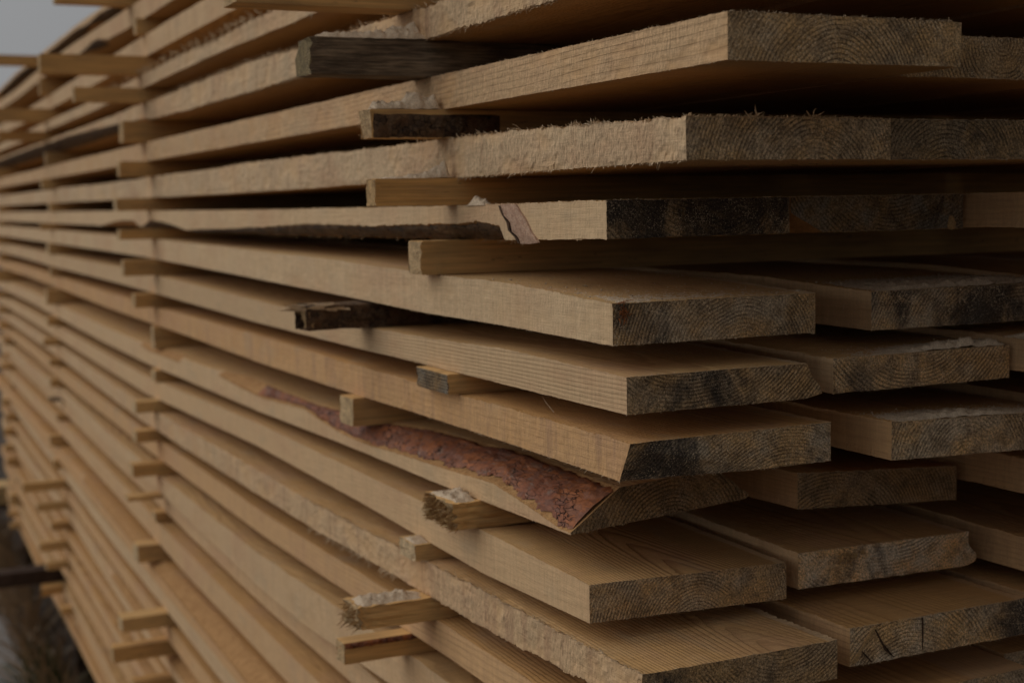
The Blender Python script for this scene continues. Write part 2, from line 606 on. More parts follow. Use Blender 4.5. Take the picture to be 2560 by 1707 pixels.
def bark_on(g, y_from, y_to, mat, name='bark', thick=0.0018, rough=0.0022, ny=420, ns=26, lift=True):
    """bark slab over the waney slope of a board, with plates and a broken outline"""
    idx = [k for k in range(g['n']) if g['kinds'][k] == 'S']
    first = (idx[0] - 1) % g['n']
    last = (idx[-1] + 1) % g['n'] if g['kinds'][(idx[-1] + 1) % g['n']] != 'S' else idx[-1]
    chain = [first] + idx
    if g['kinds'][first] == 'L':       # bottom wane: continue to the first bottom point
        chain = [first] + idx + [0]
    ys = g['ys']
    V = []
    keep = np.zeros((ny, ns))
    for a in range(ny):
        y = y_from + (y_to - y_from) * a / (ny - 1)
        j = int(np.clip(np.searchsorted(ys, y) - 1, 0, g['m'] - 2))
        t = (y - ys[j]) / (ys[j + 1] - ys[j])
        P0 = np.array([g['X'][j, chain[0]] * (1 - t) + g['X'][j + 1, chain[0]] * t, g['Z'][j, chain[0]] * (1 - t) + g['Z'][j + 1, chain[0]] * t])
        P1 = np.array([g['X'][j, chain[-1]] * (1 - t) + g['X'][j + 1, chain[-1]] * t, g['Z'][j, chain[-1]] * (1 - t) + g['Z'][j + 1, chain[-1]] * t])
        d = P1 - P0
        L = np.linalg.norm(d) + 1e-9
        nrm = np.array([d[1], -d[0]]) / L
        if nrm[0] > 0:
            nrm = -nrm
        for b in range(ns):
            s0 = 0.07 + 0.05 * noise.noise(Vector((y * 60, 1.7, 0))) + 0.05 * noise.noise(Vector((y * 210, 4.7, 0)))
            s1 = 0.92 + 0.10 * noise.noise(Vector((y * 45, 7.7, 0))) + 0.06 * noise.noise(Vector((y * 190, 2.2, 0)))
            s = s0 + (s1 - s0) * b / (ns - 1)
            p = P0 + d * s
            q = Vector((p[0] * 42, y * 19, p[1] * 42))
            q = q + noise.noise_vector(q * 1.3) * 0.45
            dist, _ = noise.voronoi(q)
            crack = min(1.0, (dist[1] - dist[0]) * 9.0)
            cell = noise.cell(Vector(_[0]) * 7.3)
            edge = min(1.0, min(b, ns - 1 - b) / (ns - 1) * 7)
            ye = min(1.0, min(y - y_from, y_to - y) * 60)
            bulge = math.sin(math.pi * s)
            h = thick * edge ** 0.5 * max(0.05, ye) + rough * crack * (0.45 + 0.55 * cell) * edge * max(0.05, ye)
            h += 0.00035 * noise.fractal(Vector((p[0] * 300, y * 220, p[1] * 300)), 1.0, 2.0, 3) * edge
            h += 0.10 * L * bulge * 0.5
            h = max(h, 0.0003)
            V.append((p[0] + nrm[0] * h, y, p[1] + nrm[1] * h))
    Fc = []
    for a in range(ny - 1):
        for b in range(ns - 1):
            i = a * ns + b
            Fc.append((i, i + 1, i + ns + 1, i + ns))
    return mesh_obj(name, V, Fc, [mat], parent=g['o'], smooth_shade=True)


# ------------------------------------------------------------------ layer heights (survey units)
ROWS = {
    -4: ([(2, .84), (5, .845), (6.3, .860), (7, .876), (9, .892)], [(2, .785), (5, .80), (6.3, .826), (7, .848), (9, .858)]), -3: ([(3, .755), (5.8, .775), (7.1, .793), (9, .797)], [(3, .69), (5.8, .70), (7.1, .730), (9, .735)]),
    -2: ([(2, .628), (4.9, .637), (9, .637)], [(2, .553), (4.9, .560), (9, .562)]), -1: ([(2, .480), (4.2, .491), (6, .487)], [(2, .430), (4.2, .444), (6, .440)]),
    0: ([(1.5, .366), (2.5, .366), (3.3, .374), (3.8, .386), (5.4, .387)],
        [(1.5, .309), (2.5, .306), (3.8, .307), (5.4, .323)]),
    1: ([(1.5, .232), (2.9, .239), (5.4, .242)], [(1.5, .172), (2.4, .173), (5.4, .174)]),
    2: ([(1.6, .108), (2.2, .118), (3.8, .122), (5.5, .115)], [(1.6, .051), (2.3, .047), (3.8, .040), (5.5, .039)]),
    3: ([(1.8, 0), (2.4, -.005), (3.8, -.010), (5.5, -.010)], [(1.83, -.057), (2.3, -.068), (3.8, -.079), (5.5, -.076)]),
    4: ([(1.8, -.152), (2.17, -.137), (2.56, -.135), (3.1, -.126), (3.9, -.122), (5.6, -.114)],
        [(1.8, -.214), (2.17, -.211), (2.56, -.212), (3.1, -.205), (3.9, -.199), (5.6, -.187)]),
    5: ([(1.77, -.256), (2.2, -.252), (2.6, -.264), (3.1, -.268), (3.9, -.262), (5.5, -.249)],
        [(1.77, -.311), (2.2, -.314), (2.6, -.316), (3.1, -.321), (3.9, -.324), (5.5, -.319)]),
    6: ([(1.76, -.352), (2.2, -.354), (3, -.360), (3.9, -.362), (5.5, -.375)],
        [(1.76, -.413), (2.2, -.415), (2.7, -.421), (3.1, -.429), (3.9, -.438), (5.5, -.442)]),
    7: ([(1.9, -.465), (2.5, -.483), (3, -.492), (3.9, -.510), (5.5, -.532)],
        [(1.9, -.526), (2.5, -.546), (3.05, -.558), (3.9, -.581), (5.5, -.605)]),
    8: ([(1.89, -.594), (2.3, -.592), (3, -.600), (3.9, -.610), (5.6, -.655)],
        [(1.89, -.655), (2.3, -.672), (3, -.669), (3.9, -.676), (5.6, -.725)]),
    9: ([(1.73, -.688), (2.4, -.702), (3, -.718), (3.9, -.735), (5.6, -.768)],
        [(1.73, -.750), (2.2, -.767), (3, -.782), (3.9, -.807), (5.6, -.840)]),
    10: ([(1.7, -.806), (2.5, -.819), (3.46, -.848), (3.9, -.862), (5.6, -.885)],
         [(1.7, -.868), (2.5, -.880), (3.46, -.915), (3.9, -.930), (5.6, -.958)]),
    11: ([(1.7, -.920), (2.6, -.930), (3.46, -.965), (3.9, -.985), (5.6, -1.008)],
         [(1.7, -1.00), (2.6, -1.02), (3.46, -1.073), (3.9, -1.085), (5.6, -1.072)]),
    12: ([(1.7, -1.06), (2.6, -1.075), (3.46, -1.09), (3.9, -1.10), (5.6, -1.09)],
         [(1.7, -1.13), (2.6, -1.14), (3.46, -1.155), (3.9, -1.164), (5.6, -1.155)]),
}
LOW = {13: (-1.195, -1.285), 14: (-1.342, -1.415), 15: (-1.470, -1.540), 16: (-1.588, -1.655),
       17: (-1.712, -1.785), 18: (-1.835, -1.890), 19: (-1.940, -2.003), 20: (-2.052, -2.145),
       21: (-2.237, -2.290), 22: (-2.325, -2.378), 23: (-2.412, -2.475)}
_r = random.Random(5)
_off = [0.0] * 8
for _k, (_a, _b) in LOW.items():         # the lower layers sag and rise a little between the sticks
    if _k == 23:
        _off = [0.0] * 8
    _ky = (1.7, 2.6, 3.9, 5.4, 6.8, 8.4, 10, 11.5)
    ROWS[_k] = ([(y, _a + o) for y, o in zip(_ky, _off)], [(y, _b + o + _r.uniform(-.004, .004)) for y, o in zip(_ky, _off)])
    _off = [max(-.012, min(.012, o * .6 + _r.uniform(-.008, .008))) for o in _off]
ORD = {1: 'first', 2: 'second', 3: 'third', 4: 'fourth', 5: 'fifth', 6: 'sixth', 7: 'seventh', 8: 'eighth',
       9: 'ninth', 10: 'tenth', 11: 'eleventh', 12: 'twelfth', 13: 'thirteenth', 14: 'fourteenth',
       15: 'fifteenth', 16: 'sixteenth'}

# outer column, layer by layer -------------------------------------------------
A = {}
A[1] = board('clean orange board overhanging at the top with a broad brown ringed end', 1.0, 1.377, 1.506, *ROWS[1], fine=2,
             tone=0.65, end_tone=1.0, end_grey=.2, stain=0.3, fuzz=0.75, lines=.9, tear=.3, pith=(0.45, -0.9), ring=0.0030, rough=0.0003)
A[2] = board('board with woolly torn side and orange splinters along its brown end', 1.0, 1.34, 1.604, *ROWS[2], fine=2, wool=.0008,
             tone=0.25, stain_x=.008, stain_w=.016, end_tone=1.0, end_grey=.3, stain=0.22, fuzz=1.0, lines=.1, tear=.55, pith=(0.62, -0.6), ring=0.0030, rough=0.0009)
A[3] = board('board with nearly black end and ragged bark along its lower edge', 1.0, 1.326, 1.825, *ROWS[3], fine=2,
             tone=0.15, end_tone=.75, end_grey=.3, stain=1.08, fuzz=0.25, lines=.2, tear=.15, pith=(0.5, 2.5), ring=0.0035, rough=0.0005,
             wane=('bl', [(1.8, .985, .004), (2.19, .985, .004), (2.215, .6, .05), (2.30, .47, .06), (2.6, .55, .06), (2.9, .60, .05),
                          (3.37, .55, .05), (3.9, .70, .04), (4.4, .86, .03), (4.75, .96, .01), (5.0, .7, .05), (5.4, .5, .06), (5.62, .95, .01),
                          (5.8, .55, .05), (6.2, .6, .05), (6.7, .98, .004), (13, .98, .004)]))
A[4] = board('pale smooth board with orange resin pocket at its top front corner', 1.0, 1.365, 1.810, *ROWS[4], fine=2,
             tone=0.12, stain_x=.025, stain_w=.045, stain=0.55, fuzz=0.35, lines=.15, tear=.2, pith=(0.62, -0.75), ring=0.0030, rough=0.0004)
A[5] = board('pale board with striped grain and rounded right edge on its dark end', 1.0, 1.319, 1.770, *ROWS[5], fine=2,
             tone=0.2, end_tone=1.0, end_grey=.2, stain_x=.03, stain_w=.06, stain=0.52, fuzz=0.1, lines=1.0, tear=.05, pith=(0.35, 3.6), ring=0.0028, rough=0.0004,
             right=[(0, .027), (.08, .030), (.3, .026), (.48, .018), (.55, .012), (1, 0)])
A[6] = board('board with obliquely cut dark stained end just above the red bark', 1.0, 1.367, 1.760, *ROWS[6], fine=2,
             tone=1.0, end_tone=1.05, end_grey=.6, stain_x=.035, stain_w=.045, stain=0.55, fuzz=0.3, lines=.35, tear=.8, pith=(0.75, -2.2), ring=0.0026, rough=0.0005, shear=(.034, 0.012))
A[7] = board('board edged with thick red bark narrowing to a pointed end', 1.0, 1.335, 1.955, *ROWS[7], fine=2,
             tone=0.3, end_tone=.62, end_grey=.1, stain=0.2, fuzz=0.2, lines=.2, tear=.15, pith=(0.55, -0.5), ring=0.0034, rough=0.0004, tilt=0.024,
             right=[(0, 0), (.12, .004), (.3, -.012), (.6, -.032), (1, -.066)],
             wane=('tl', [(1.9, .03, .088), (1.99, .06, .09), (2.08, .30, .095), (2.134, .42, .10), (2.26, .70, .105), (2.40, .65, .11),
                          (2.53, .60, .10), (2.75, .50, .095), (2.92, .36, .06), (3.06, .36, .035), (3.21, .45, .03), (3.46, .82, .015),
                          (3.85, .66, .03), (4.15, .75, .045), (4.46, .97, .012), (4.55, .99, .003), (4.9, .99, .003), (5.0, .8, .03), (5.5, .8, .03), (5.8, .99, .003), (13, .99, .003)]))
A[8] = board('clean board under the red bark with arched grain on its top', 1.0, 1.371, 1.894, *ROWS[8], fine=2,
             tone=0.35, figure=1.7, end_tone=1.05, end_grey=.4, stain=0.45, fuzz=0.05, lines=.25, tear=.1, pith=(0.52, -0.55), ring=0.0027, taper=0.055, rough=0.0003, tilt=-0.011)
A[9] = board('greenish shaggy sided board at the bottom with dark ringed end', 1.0, 1.35, 1.731, *ROWS[9], fine=2, wool=.0008,
             tone=0.5, figure=1.2, stain_x=.01, stain_w=.03, end_tone=.95, end_grey=.1, stain=0.42, fuzz=0.75, lines=.15, tear=.75, pith=(0.7, 2.6), ring=0.0030, taper=-0.05, rough=0.0007,
             wane=('bl', [(1.7, .8, .02), (1.9, .9, .015), (2.3, .98, .004), (13, .98, .004)]))
A[0] = board('rough board over the grey weathered stick with hairy lower edge', 1.0, 1.36, 1.56, *ROWS[0], fine=2, wool=.0008,
             tone=0.35, stain=0.5, fuzz=0.9, lines=.1, tear=.85, wane=('bl', [(1.5, .985, .004), (5.1, .985, .004), (5.6, .75, .03), (6.4, .5, .06), (7.5, .25, .09), (13, .2, .09)]), pith=(0.5, 2.2), rough=0.0009)
A[10] = board('orange tinted board with striped grain in the layer beneath the greenish shaggy board', 1.0, 1.36, 1.76, *ROWS[10], fine=1,
              tone=0.8, stain=0.4, fuzz=0.1, pith=(0.4, -0.8), taper=0.04)
UP = {-1: 'feathery edged board two layers above the grey weathered stick', -2: 'clean pale board directly above the long blurred stick at upper left',
      -3: 'board in the second layer from the top of the stack', -4: 'topmost board of the stack against the sky'}
for r, lab in UP.items():
    wn = {-4: ('bl', [(1, .98, .004), (5.2, .98, .004), (5.6, .5, .08), (5.95, .95, .02), (6.35, .45, .10), (6.75, .95, .02), (7.2, .6, .07), (8, .6, .06), (13, .5, .08)]),
          -3: ('bl', [(1, .98, .004), (6.2, .98, .004), (6.5, .55, .07), (6.85, .97, .01), (13, .98, .004)])}.get(r)
    A[r] = board(lab, 1.0 + (0.004 if r < -2 else 0), 1.36, 1.55 + 0.03 * r, *ROWS[r], fine=1, tone=0.3, fuzz=0.7 if r == -1 else 0.3,
                 wane=wn, rough=0.0014 if r == -1 else 0.0005, tear=.7, pith=(random.random(), random.choice([-1.2, 2.4])))
extra = {11: 'thick knotty board', 12: 'thin yellowish board', 13: 'pale board', 14: 'orange knotty board',
         15: 'slim pale board', 16: 'pale board', 17: 'pale board', 18: 'pinkish board', 19: 'pale board', 20: 'yellowish board',
         21: 'pale board', 22: 'amber board'}
for r in range(11, 24):
    lab = f'{extra.get(r, "")} on the long side, {ORD[r - 7]} layer below the red bark board'
    if r == 23:
        lab = 'amber lowest board of the stack, just above the dark ground'
    A[r] = board(lab, 0.955 if r == 14 else 1.0 + random.uniform(-.008, .008), 1.36, 1.75 + random.uniform(-.06, .08), *ROWS[r], fine=1,
                 tone={14: 1.0, 12: .5, 18: .95, 22: 1.0, 23: 1.0, 11: .35, 13: .6, 16: .9, 20: .95}.get(r, random.uniform(0.1, 0.95)), fuzz=random.uniform(0.1, 0.4),
                 pith=(random.random(), random.choice([-1.2, -2, 2.4])), rough=0.0006,
                 wane={14: ('tl', [(1.5, .55, .05), (3, .5, .06), (4.6, .62, .05), (6, .8, .03), (8, .97, .01), (13, .97, .01)]),
                       17: ('tl', [(1.5, .6, .05), (4, .55, .05), (5.4, .7, .04), (7, .97, .01), (13, .97, .01)])}.get(r))

# second and third columns ------------------------------------------------------
B, Cc = {}, {}
Bspec = {
    0: (1.40, 1.76, 1.60), 1: (1.392, 1.77, 1.645), 2: (1.352, 1.72, 1.622), 3: (1.338, 1.690, 1.838), 4: (1.510, 1.88, 1.852),
    5: (1.389, 1.756, 1.795), 6: (1.462, 1.84, 1.742), 7: (1.420, 1.768, 1.930), 8: (1.399, 1.769, 1.899),
    9: (1.404, 1.775, 1.768), 10: (1.40, 1.775, 1.756)}
Blab = {
    0: 'second board in, on the topmost visible layer over the dark gap',
    1: 'brown fuzzy ended board tucked right of the clean orange top board',
    2: 'brown ended board butting right against the orange splintered end',
    3: 'dark end with white flecks and chipped lower corner beside the black end',
    4: 'dark mottled end heaped with pale sawdust, beside the resin pocket board',
    5: 'ringed end with bluish patch under a sawdust crest, right of the rounded end',
    6: 'brown arched ring end with sawdust trickling over, right of the oblique end',
    7: 'shadowed rough brown end behind the red bark board',
    8: 'grey broken ended board carrying a small tan clump on its edge',
    9: 'cracked grey ended board right of the greenish shaggy board',
    10: 'orange topped board at the lower right corner under the cracked grey end'}
Bpar = {1: (.5, .45, .5, (0.5, 0.9)), 2: (.4, .5, .6, (0.3, -0.6)), 3: (.3, .5, .3, (0.6, 3)), 4: (.4, .75, .15, (0.9, -2.5)),
        5: (.3, .5, .1, (.45, 2.9)), 6: (.75, .35, .1, (.4, -.45)), 7: (.7, .5, .3, (.2, -1.5)), 8: (.55, .55, .3, (.5, 4)),
        9: (.8, .45, .15, (.3, -1.4)), 10: (.9, .5, .1, (.5, -1.2))}


Bend = {1: (.85, .0), 2: (.5, .2), 3: (.5, 1.0), 4: (1.05, .6), 5: (1.15, .3), 6: (1.1, .5), 7: (.7, .1), 8: (1.45, .9), 9: (1.2, .6), 10: (1, .5)}


def col_b(r):
    x0, x1, yf = Bspec.get(r, (1.39 + random.uniform(0, .02), 1.76, 1.75 + random.uniform(-.05, .1)))
    t, s, fz, p = Bpar.get(r, (0.4, 0.5, 0.3, (0.5, -1.2)))
    kw = dict(end_tone=Bend.get(r, (1, .5))[0], end_grey=Bend.get(r, (1, .5))[1])
    if r in (4, 9, 5):
        kw['stain_x'], kw['stain_w'] = {4: (.125, .035), 9: (.175, .03), 5: (.02, .03)}[r]
    if r == 3:
        kw['wane'] = ('bl', [(1.7, .42, .065), (2.1, .5, .06), (2.6, .95, .01), (13, .97, .004)])
    if r == 8:
        kw['right'] = [(0, .016), (.3, .02), (.55, .004), (.65, 0), (1, 0)]
        kw['tilt'] = -0.006
    if r == 6:
        kw['tilt'] = -0.01
    if r == 7:
        kw['tilt'] = -0.02
    off = -0.008 if r == 4 else (-0.004 if r == 6 else 0.0)

    def sh(c):
        return [(y, z + off) for y, z in c] if isinstance(c, list) else c + off
    lab = Blab.get(r) or (f'inner board second from the long side, {ORD[r - 7]} layer below the red bark board' if r > 10
                          else '')
    if r < 0:
        lab = {-1: 'inner board second from the long side, in the fourth layer from the top',
               -2: 'inner board second from the long side, in the third layer from the top',
               -3: 'inner board second from the long side, in the second layer from the top',
               -4: 'inner board second from the long side, in the top layer'}[r]
    return board(lab, x0, x1, yf, sh(ROWS[r][0]), sh(ROWS[r][1]), fine=2 if 1 <= r <= 9 else 0, tone=t, stain=s, fuzz=fz, pith=p, rough=0.0005, **kw)


Cspec = {3: (1.702, 2.07, 1.42), 4: (1.90, 2.27, 1.80), 5: (1.768, 2.14, 1.45), 7: (1.80, 2.17, 1.45), 8: (1.825, 2.2, 1.40), 9: (1.805, 2.17, 1.80), 10: (1.792, 2.16, 1.832)}
Clab = {
    0: 'third board in at the top right, over the dark gap',
    1: 'third board in, hidden behind the brown fuzzy end',
    2: 'third board in, behind the brown end right of the orange splinters',
    3: 'brown sawn board side jutting forward at the right, beside the flecked dark end',
    4: 'third board in, right of the dark mottled end heaped with sawdust',
    5: 'sliver of pale jutting board with sawdust at the right edge',
    6: 'third board in, right of the arched ring end',
    7: 'golden board side with a dark oval knot at the right edge',
    8: 'dim brown board side receding behind the grey broken end',
    9: 'set back board whose top shows beyond the cracked grey end',
    10: 'small grey end in the lower right corner of the stack'}
for r in range(-4, 24):
    B[r] = col_b(r)
for r in range(-3, 12):
    x0, x1, yf = Cspec.get(r, (1.79 if r not in (6,) else 1.86, 2.16, 1.75))
    lab = Clab.get(r)
    if r == 11:
        lab = 'third board in, one layer under the small grey corner end'
    if r < 0:
        lab = {-1: 'third board in from the long side, in the fourth layer from the top',
               -2: 'third board in from the long side, in the third layer from the top',
               -3: 'third board in from the long side, in the second layer from the top'}[r]
    dz = {3: .001, 7: .010, 8: -.006, 5: .012}.get(r, 0.0)
    tp, bt = ROWS[r]

    def sh2(c, dz=dz):
        return [(y, z + dz) for y, z in c] if isinstance(c, list) else c + dz
    Cc[r] = board(lab, x0, x1, yf, sh2(tp), sh2(bt), fine=2 if r in (3, 5, 7, 8, 9, 10) else 0, tone=0.75, stain=0.5, fuzz=0.2,
                  pith=(0.4, -1.5), rough=0.0005)

for r in range(-1, 9):
    lab = f'fourth board in, hidden behind, {"" if r == 7 else ORD[abs(7 - r)] + (" above" if r < 7 else " below")} the red bark layer'
    board(lab, 2.20, 2.57, 1.80, *ROWS[r], fine=0, tone=.5)
# bark, knots, resin --------------------------------------------------------------
bark_on(A[7], 0.002, 0.98, M_BARK, thick=0.0018, rough=0.0024, ny=640)
bark_on(A[-4], 1.95, 5.0, M_BROWN, thick=.001, rough=.002, ny=200, ns=10)
bark_on(A[-3], 2.45, 2.75, M_BROWN, thick=.001, rough=.002, ny=60, ns=10)
bark_on(A[0], 2.0, 5.2, M_BROWN, thick=.001, rough=.002, ny=260, ns=12)
bark_on(A[3], 0.20, 1.42, M_BROWN, thick=0.0010, rough=0.0016, ny=420, ns=16)
bark_on(A[3], 1.55, 1.88, M_BROWN, thick=0.0010, rough=0.0016, ny=100, ns=14)


def patch(g, name, poly, face, mat, lift=0.0007, bulge=0.0008):
    """small proud piece lying on a face: poly in survey (y, z) for 'side', (x, z) for 'end'"""
    o = g['o']
    c = Vector((0, 0, 0))
    pts = []
    for p in poly:
        if face == 'side':
            pts.append(Vector((-lift, p[0] * S - o.location.y, p[1] * S + ZC - o.location.z)))
        else:
            pts.append(Vector((p[0] * S - o.location.x, -lift, p[1] * S + ZC - o.location.z)))
    c = sum(pts, Vector()) / len(pts)
    out = Vector((-1, 0, 0)) if face == 'side' else Vector((0, -1, 0))
    n = len(pts)
    V = [p - out * 0.002 for p in pts] + pts + [c + (p - c) * 0.6 + out * bulge for p in pts] + [c + out * bulge * 1.2]
    Fc = []
    for i in range(n):
        j = (i + 1) % n
        Fc += [(i, j, n + j, n + i), (n + i, n + j, 2 * n + j, 2 * n + i), (2 * n + i, 2 * n + j, 3 * n)]
    return mesh_obj(name, V, Fc, [mat], parent=o)


def oval(cx, cz, a, b, n=16, wob=0.12):
    return [(cx + a * math.cos(t) * (1 + random.uniform(-wob, wob)), cz + b * math.sin(t) * (1 + random.uniform(-wob, wob)))
            for t in [2 * math.pi * k / n for k in range(n)]]


RP = Fibres()
for _ in range(46):
    RP.add((random.gauss(.0095, .0022), random.uniform(-.0004, .0006), .0255 + random.gauss(-.002, .003)),
           (random.uniform(-.5, .5), random.uniform(-.5, -.05), random.uniform(-1, .6)), random.uniform(.002, .006), random.uniform(.0003, .0007), .5)
for _ in range(5):
    RP.add((random.uniform(.003, .008), 0.0002, .031), (1, .1, random.uniform(.0, .25)), random.uniform(.006, .014), .0005, .1)
RP.build('resin_pocket', M_RESIN, A[4]['o'])['kind'] = 'stuff'
patch(A[3], 'knot', [(2.198, -.004), (2.17, -.0035), (2.138, -.004), (2.118, -.018), (2.10, -.03), (2.078, -.05), (2.052, -.0665), (2.08, -.069), (2.118, -.0695), (2.128, -.058), (2.152, -.05), (2.158, -.034), (2.182, -.024)], 'side', M_PINK, 0.0012, 0.0014)
patch(A[3], 'crack', [(2.20, -.006), (2.188, -.022), (2.166, -.036), (2.16, -.05), (2.134, -.06), (2.126, -.069), (2.132, -.069), (2.142, -.06), (2.170, -.048), (2.176, -.034), (2.197, -.02), (2.208, -.006)], 'side', M_KNOT, 0.0008, 0.0)
patch(Cc[7], 'knot', oval(1.675, -.497, .022, .014), 'side', M_KNOT, 0.0006, 0.0)
patch(Cc[7], 'knot', oval(1.73, -.466, .009, .006), 'side', M_KNOT, 0.0006, 0.0)
patch(A[9], 'knot', oval(3.06, -.752, .05, .022), 'side', M_BAST, 0.0006, 0.001)
patch(B[3], 'resin_pocket', oval(1.664, -.047, .008, .014, 12, .3), 'end', M_CLAY, 0.0006, 0.002)

for poly in ([(1.549, -.690), (1.5515, -.690), (1.5525, -.715), (1.5515, -.745), (1.550, -.72)],
             [(1.452, -.696), (1.4535, -.695), (1.478, -.735), (1.492, -.748), (1.474, -.735)],
             [(1.425, -.728), (1.427, -.727), (1.447, -.748), (1.445, -.749)]):
    patch(B[9], 'drying_crack', poly, 'end', M_KNOT, 0.0008, 0.0)
patch(B[9], 'resin_streak', [(1.408, -.744), (1.412, -.746), (1.455, -.693), (1.450, -.692)], 'end', M_CLAY, 0.0008, 0.0)
# splinters ------------------------------------------------------------------------
fringe(A[0], [('LB', 0.0, 1.2, 0.0014, 0.0022, 0.0003), ('LT', 0.3, 2.0, 0.0014, 0.004, 0.0006)])
fringe(A[1], [('LT', 0, 0.8, 0.0016, 0.0010, 0.00028), ('LB', 0, 0.5, 0.002, 0.0008, 0.00022), ('FT', 0, 1, 0.0007, 0.001, 0.00026), ('FB', 0, 1, 0.002, 0.0007, 0.0002), ('FT', .95, 1, 0.0005, 0.002, 0.00025)])
fringe(A[2], [('LT', 0, 0.10, 0.0012, 0.0014, 0.00042), ('LT', 0.10, 0.17, 0.0006, 0.0026, 0.0006), ('LT', .17, .3, 0.0018, 0.0016, 0.0005), ('LT', .3, .45, .0008, .002, .0005), ('LT', 0.02, 0.40, 0.016, 0.0045, 0.0009), ('LB', 0, .06, 0.0006, 0.0018, 0.0004), ('LB', .06, .2, .0016, .0012, .0004), ('LB', .2, .45, .0008, .002, .0005), ('LB', 0, 0.45, 0.01, 0.003, 0.0004), ('LT', .45, 1.9, 0.003, 0.0022, 0.0005)])
fringe(A[2], [('FT', 0, 1, 0.00035, 0.0013, 0.00045), ('FT', .3, .37, 0.0004, 0.0036, 0.0010), ('FT', .61, .66, 0.0005, 0.0030, 0.0009), ('FB', 0, 1, 0.0016, 0.0009, 0.0002)],
       M_FIBRE_O, 'orange_splinters')
fringe(A[3], [('FT', 0, 1, 0.001, 0.0012, 0.0002), ('LT', 0, .5, 0.002, 0.0008, 0.0002), ('LB', .19, 1.0, 0.004, 0.003, 0.0006)])
fringe(A[4], [('LT', 0, .5, 0.002, 0.0008, 0.0002), ('LB', 0, .5, 0.002, 0.0010, 0.0002), ('FT', 0, 1, 0.0005, 0.0010, 0.00024), ('FB', 0, 1, 0.0018, 0.0010, 0.0002)])
fringe(A[5], [('LT', 0, .4, 0.003, 0.0006, 0.0002), ('LB', 0, .5, 0.002, 0.0008, 0.0002), ('FT', 0, 1, 0.0005, 0.0010, 0.00024), ('FB', 0, 1, 0.002, 0.0008, 0.0002)])
fringe(A[6], [('LT', 0, .4, 0.003, 0.0006, 0.0002), ('LB', 0, .6, 0.0022, 0.0017, 0.0003), ('FT', 0, 1, 0.0012, 0.0009, 0.0002), ('FB', 0, 1, 0.0014, 0.001, 0.0002)])
fringe(A[7], [('FB', 0, 1, 0.003, 0.0012, 0.0002), ('LB', 0, .5, 0.004, 0.0006, 0.0002)])
fringe(A[8], [('FB', 0, 1, 0.0015, 0.0008, 0.0002), ('FT', 0, 1, 0.0009, 0.0006, 0.0002), ('LB', 0, .4, 0.004, 0.0006, 0.0002)])
fringe(A[9], [('LT', 0, .8, 0.0012, 0.0035, 0.0004), ('LB', 0, .8, 0.002, 0.002, 0.0003), ('LB', .5, .8, 0.0012, 0.005, 0.0006), ('FT', 0, 1, 0.0012, 0.0008, 0.0002)])
for r in (1, 2, 3, 4, 5, 6, 7, 8, 9):
    fringe(B[r], [('FT', 0, 1, 0.0006, 0.0010, 0.00024), ('FB', 0, 1, 0.0014, 0.0009, 0.0002)])
fringe(A[-1], [('LT', 0.7, 2.3, 0.0018, 0.008, 0.0016), ('LB', 0.5, 1.5, 0.006, 0.003, 0.0006)])


# ------------------------------------------------------------------ spacer sticks
def stick(label, y, w, x_end, r, mat=None, endmat=None, tone=0.55, x_far=3.6, dz=(0, 0), skew=0.0, ragged=0.0004, fuzz=0.15, taper_end=0.0):
    """stick lying across the stack between layer r and layer r+1"""
    fb, ft = curve(ROWS[r][1]), curve(ROWS[r + 1][0])
    L = (x_far - x_end) * S
    nx = [0, .002, .006, .012, .02, .03, .045, .06, .08, .1, .13, .17, .25, L] if L > .3 else list(np.linspace(0, L, 6))
    ny, nz = 6, 6
    zt0 = float(fb(y)) + dz[0]
    zb0 = float(ft(y)) + dz[1]
    per = []
    for k in range(ny):
        per.append((k / ny, 0.0))
    for k in range(nz):
        per.append((1.0, k / nz))
    for k in range(ny):
        per.append((1 - k / ny, 1.0))
    for k in range(nz):
        per.append((0.0, 1 - k / nz))
    n = len(per)
    V = []
    for a, x in enumerate(nx):
        for (t, v) in per:
            yy = y + t * w
            zt = float(fb(yy)) + dz[0] - 0.0012
            zb = float(ft(yy)) + dz[1] + 0.0012
            if a == 0:
                v = v * 0.97 + 0.015
            z = zb + (zt - zb) * v
            jx = random.uniform(-1, 1) * ragged * (2.5 if a == 0 else 0.4)
            xx = x + (jx + taper_end * S * (1 - v) if a == 0 else 0)
            V.append((xx, (t * w) * S + skew * x + random.uniform(-1, 1) * ragged * 0.5, (z - zb0) * S + random.uniform(-1, 1) * ragged * 0.4))
    Fc, fm = [], []
    for a in range(len(nx) - 1):
        for i in range(n):
            i2 = (i + 1) % n
            p, q = a * n, (a + 1) * n
            Fc.append((p + i, p + i2, q + i2, q + i))
            fm.append(0)
    Fc.append(tuple(reversed(range(n))))
    fm.append(1)
    Fc.append(tuple((len(nx) - 1) * n + i for i in range(n)))
    fm.append(1)
    o = mesh_obj('spacer_stick', V, Fc, [mat or M_STICK, endmat or M_STICK_END], fm, loc=(x_end * S, y * S, zb0 * S + ZC))
    o['tone'] = tone
    o['fuzz'] = fuzz
    o['stain'] = 0.35
    o['end_tone'] = 0.75
    o['stain_x'] = -1.0
    o['stain_w'] = 0.03
    o['end_grey'] = 1.0
    o['seed'] = random.uniform(0, 30)
    o['pith_x'] = 0.0
    o['pith_z'] = -0.03
    o['ring_gap'] = 0.003
    o['taper'] = 0.0
    tag(o, label, 'spacer stick', STICKS)
    return o


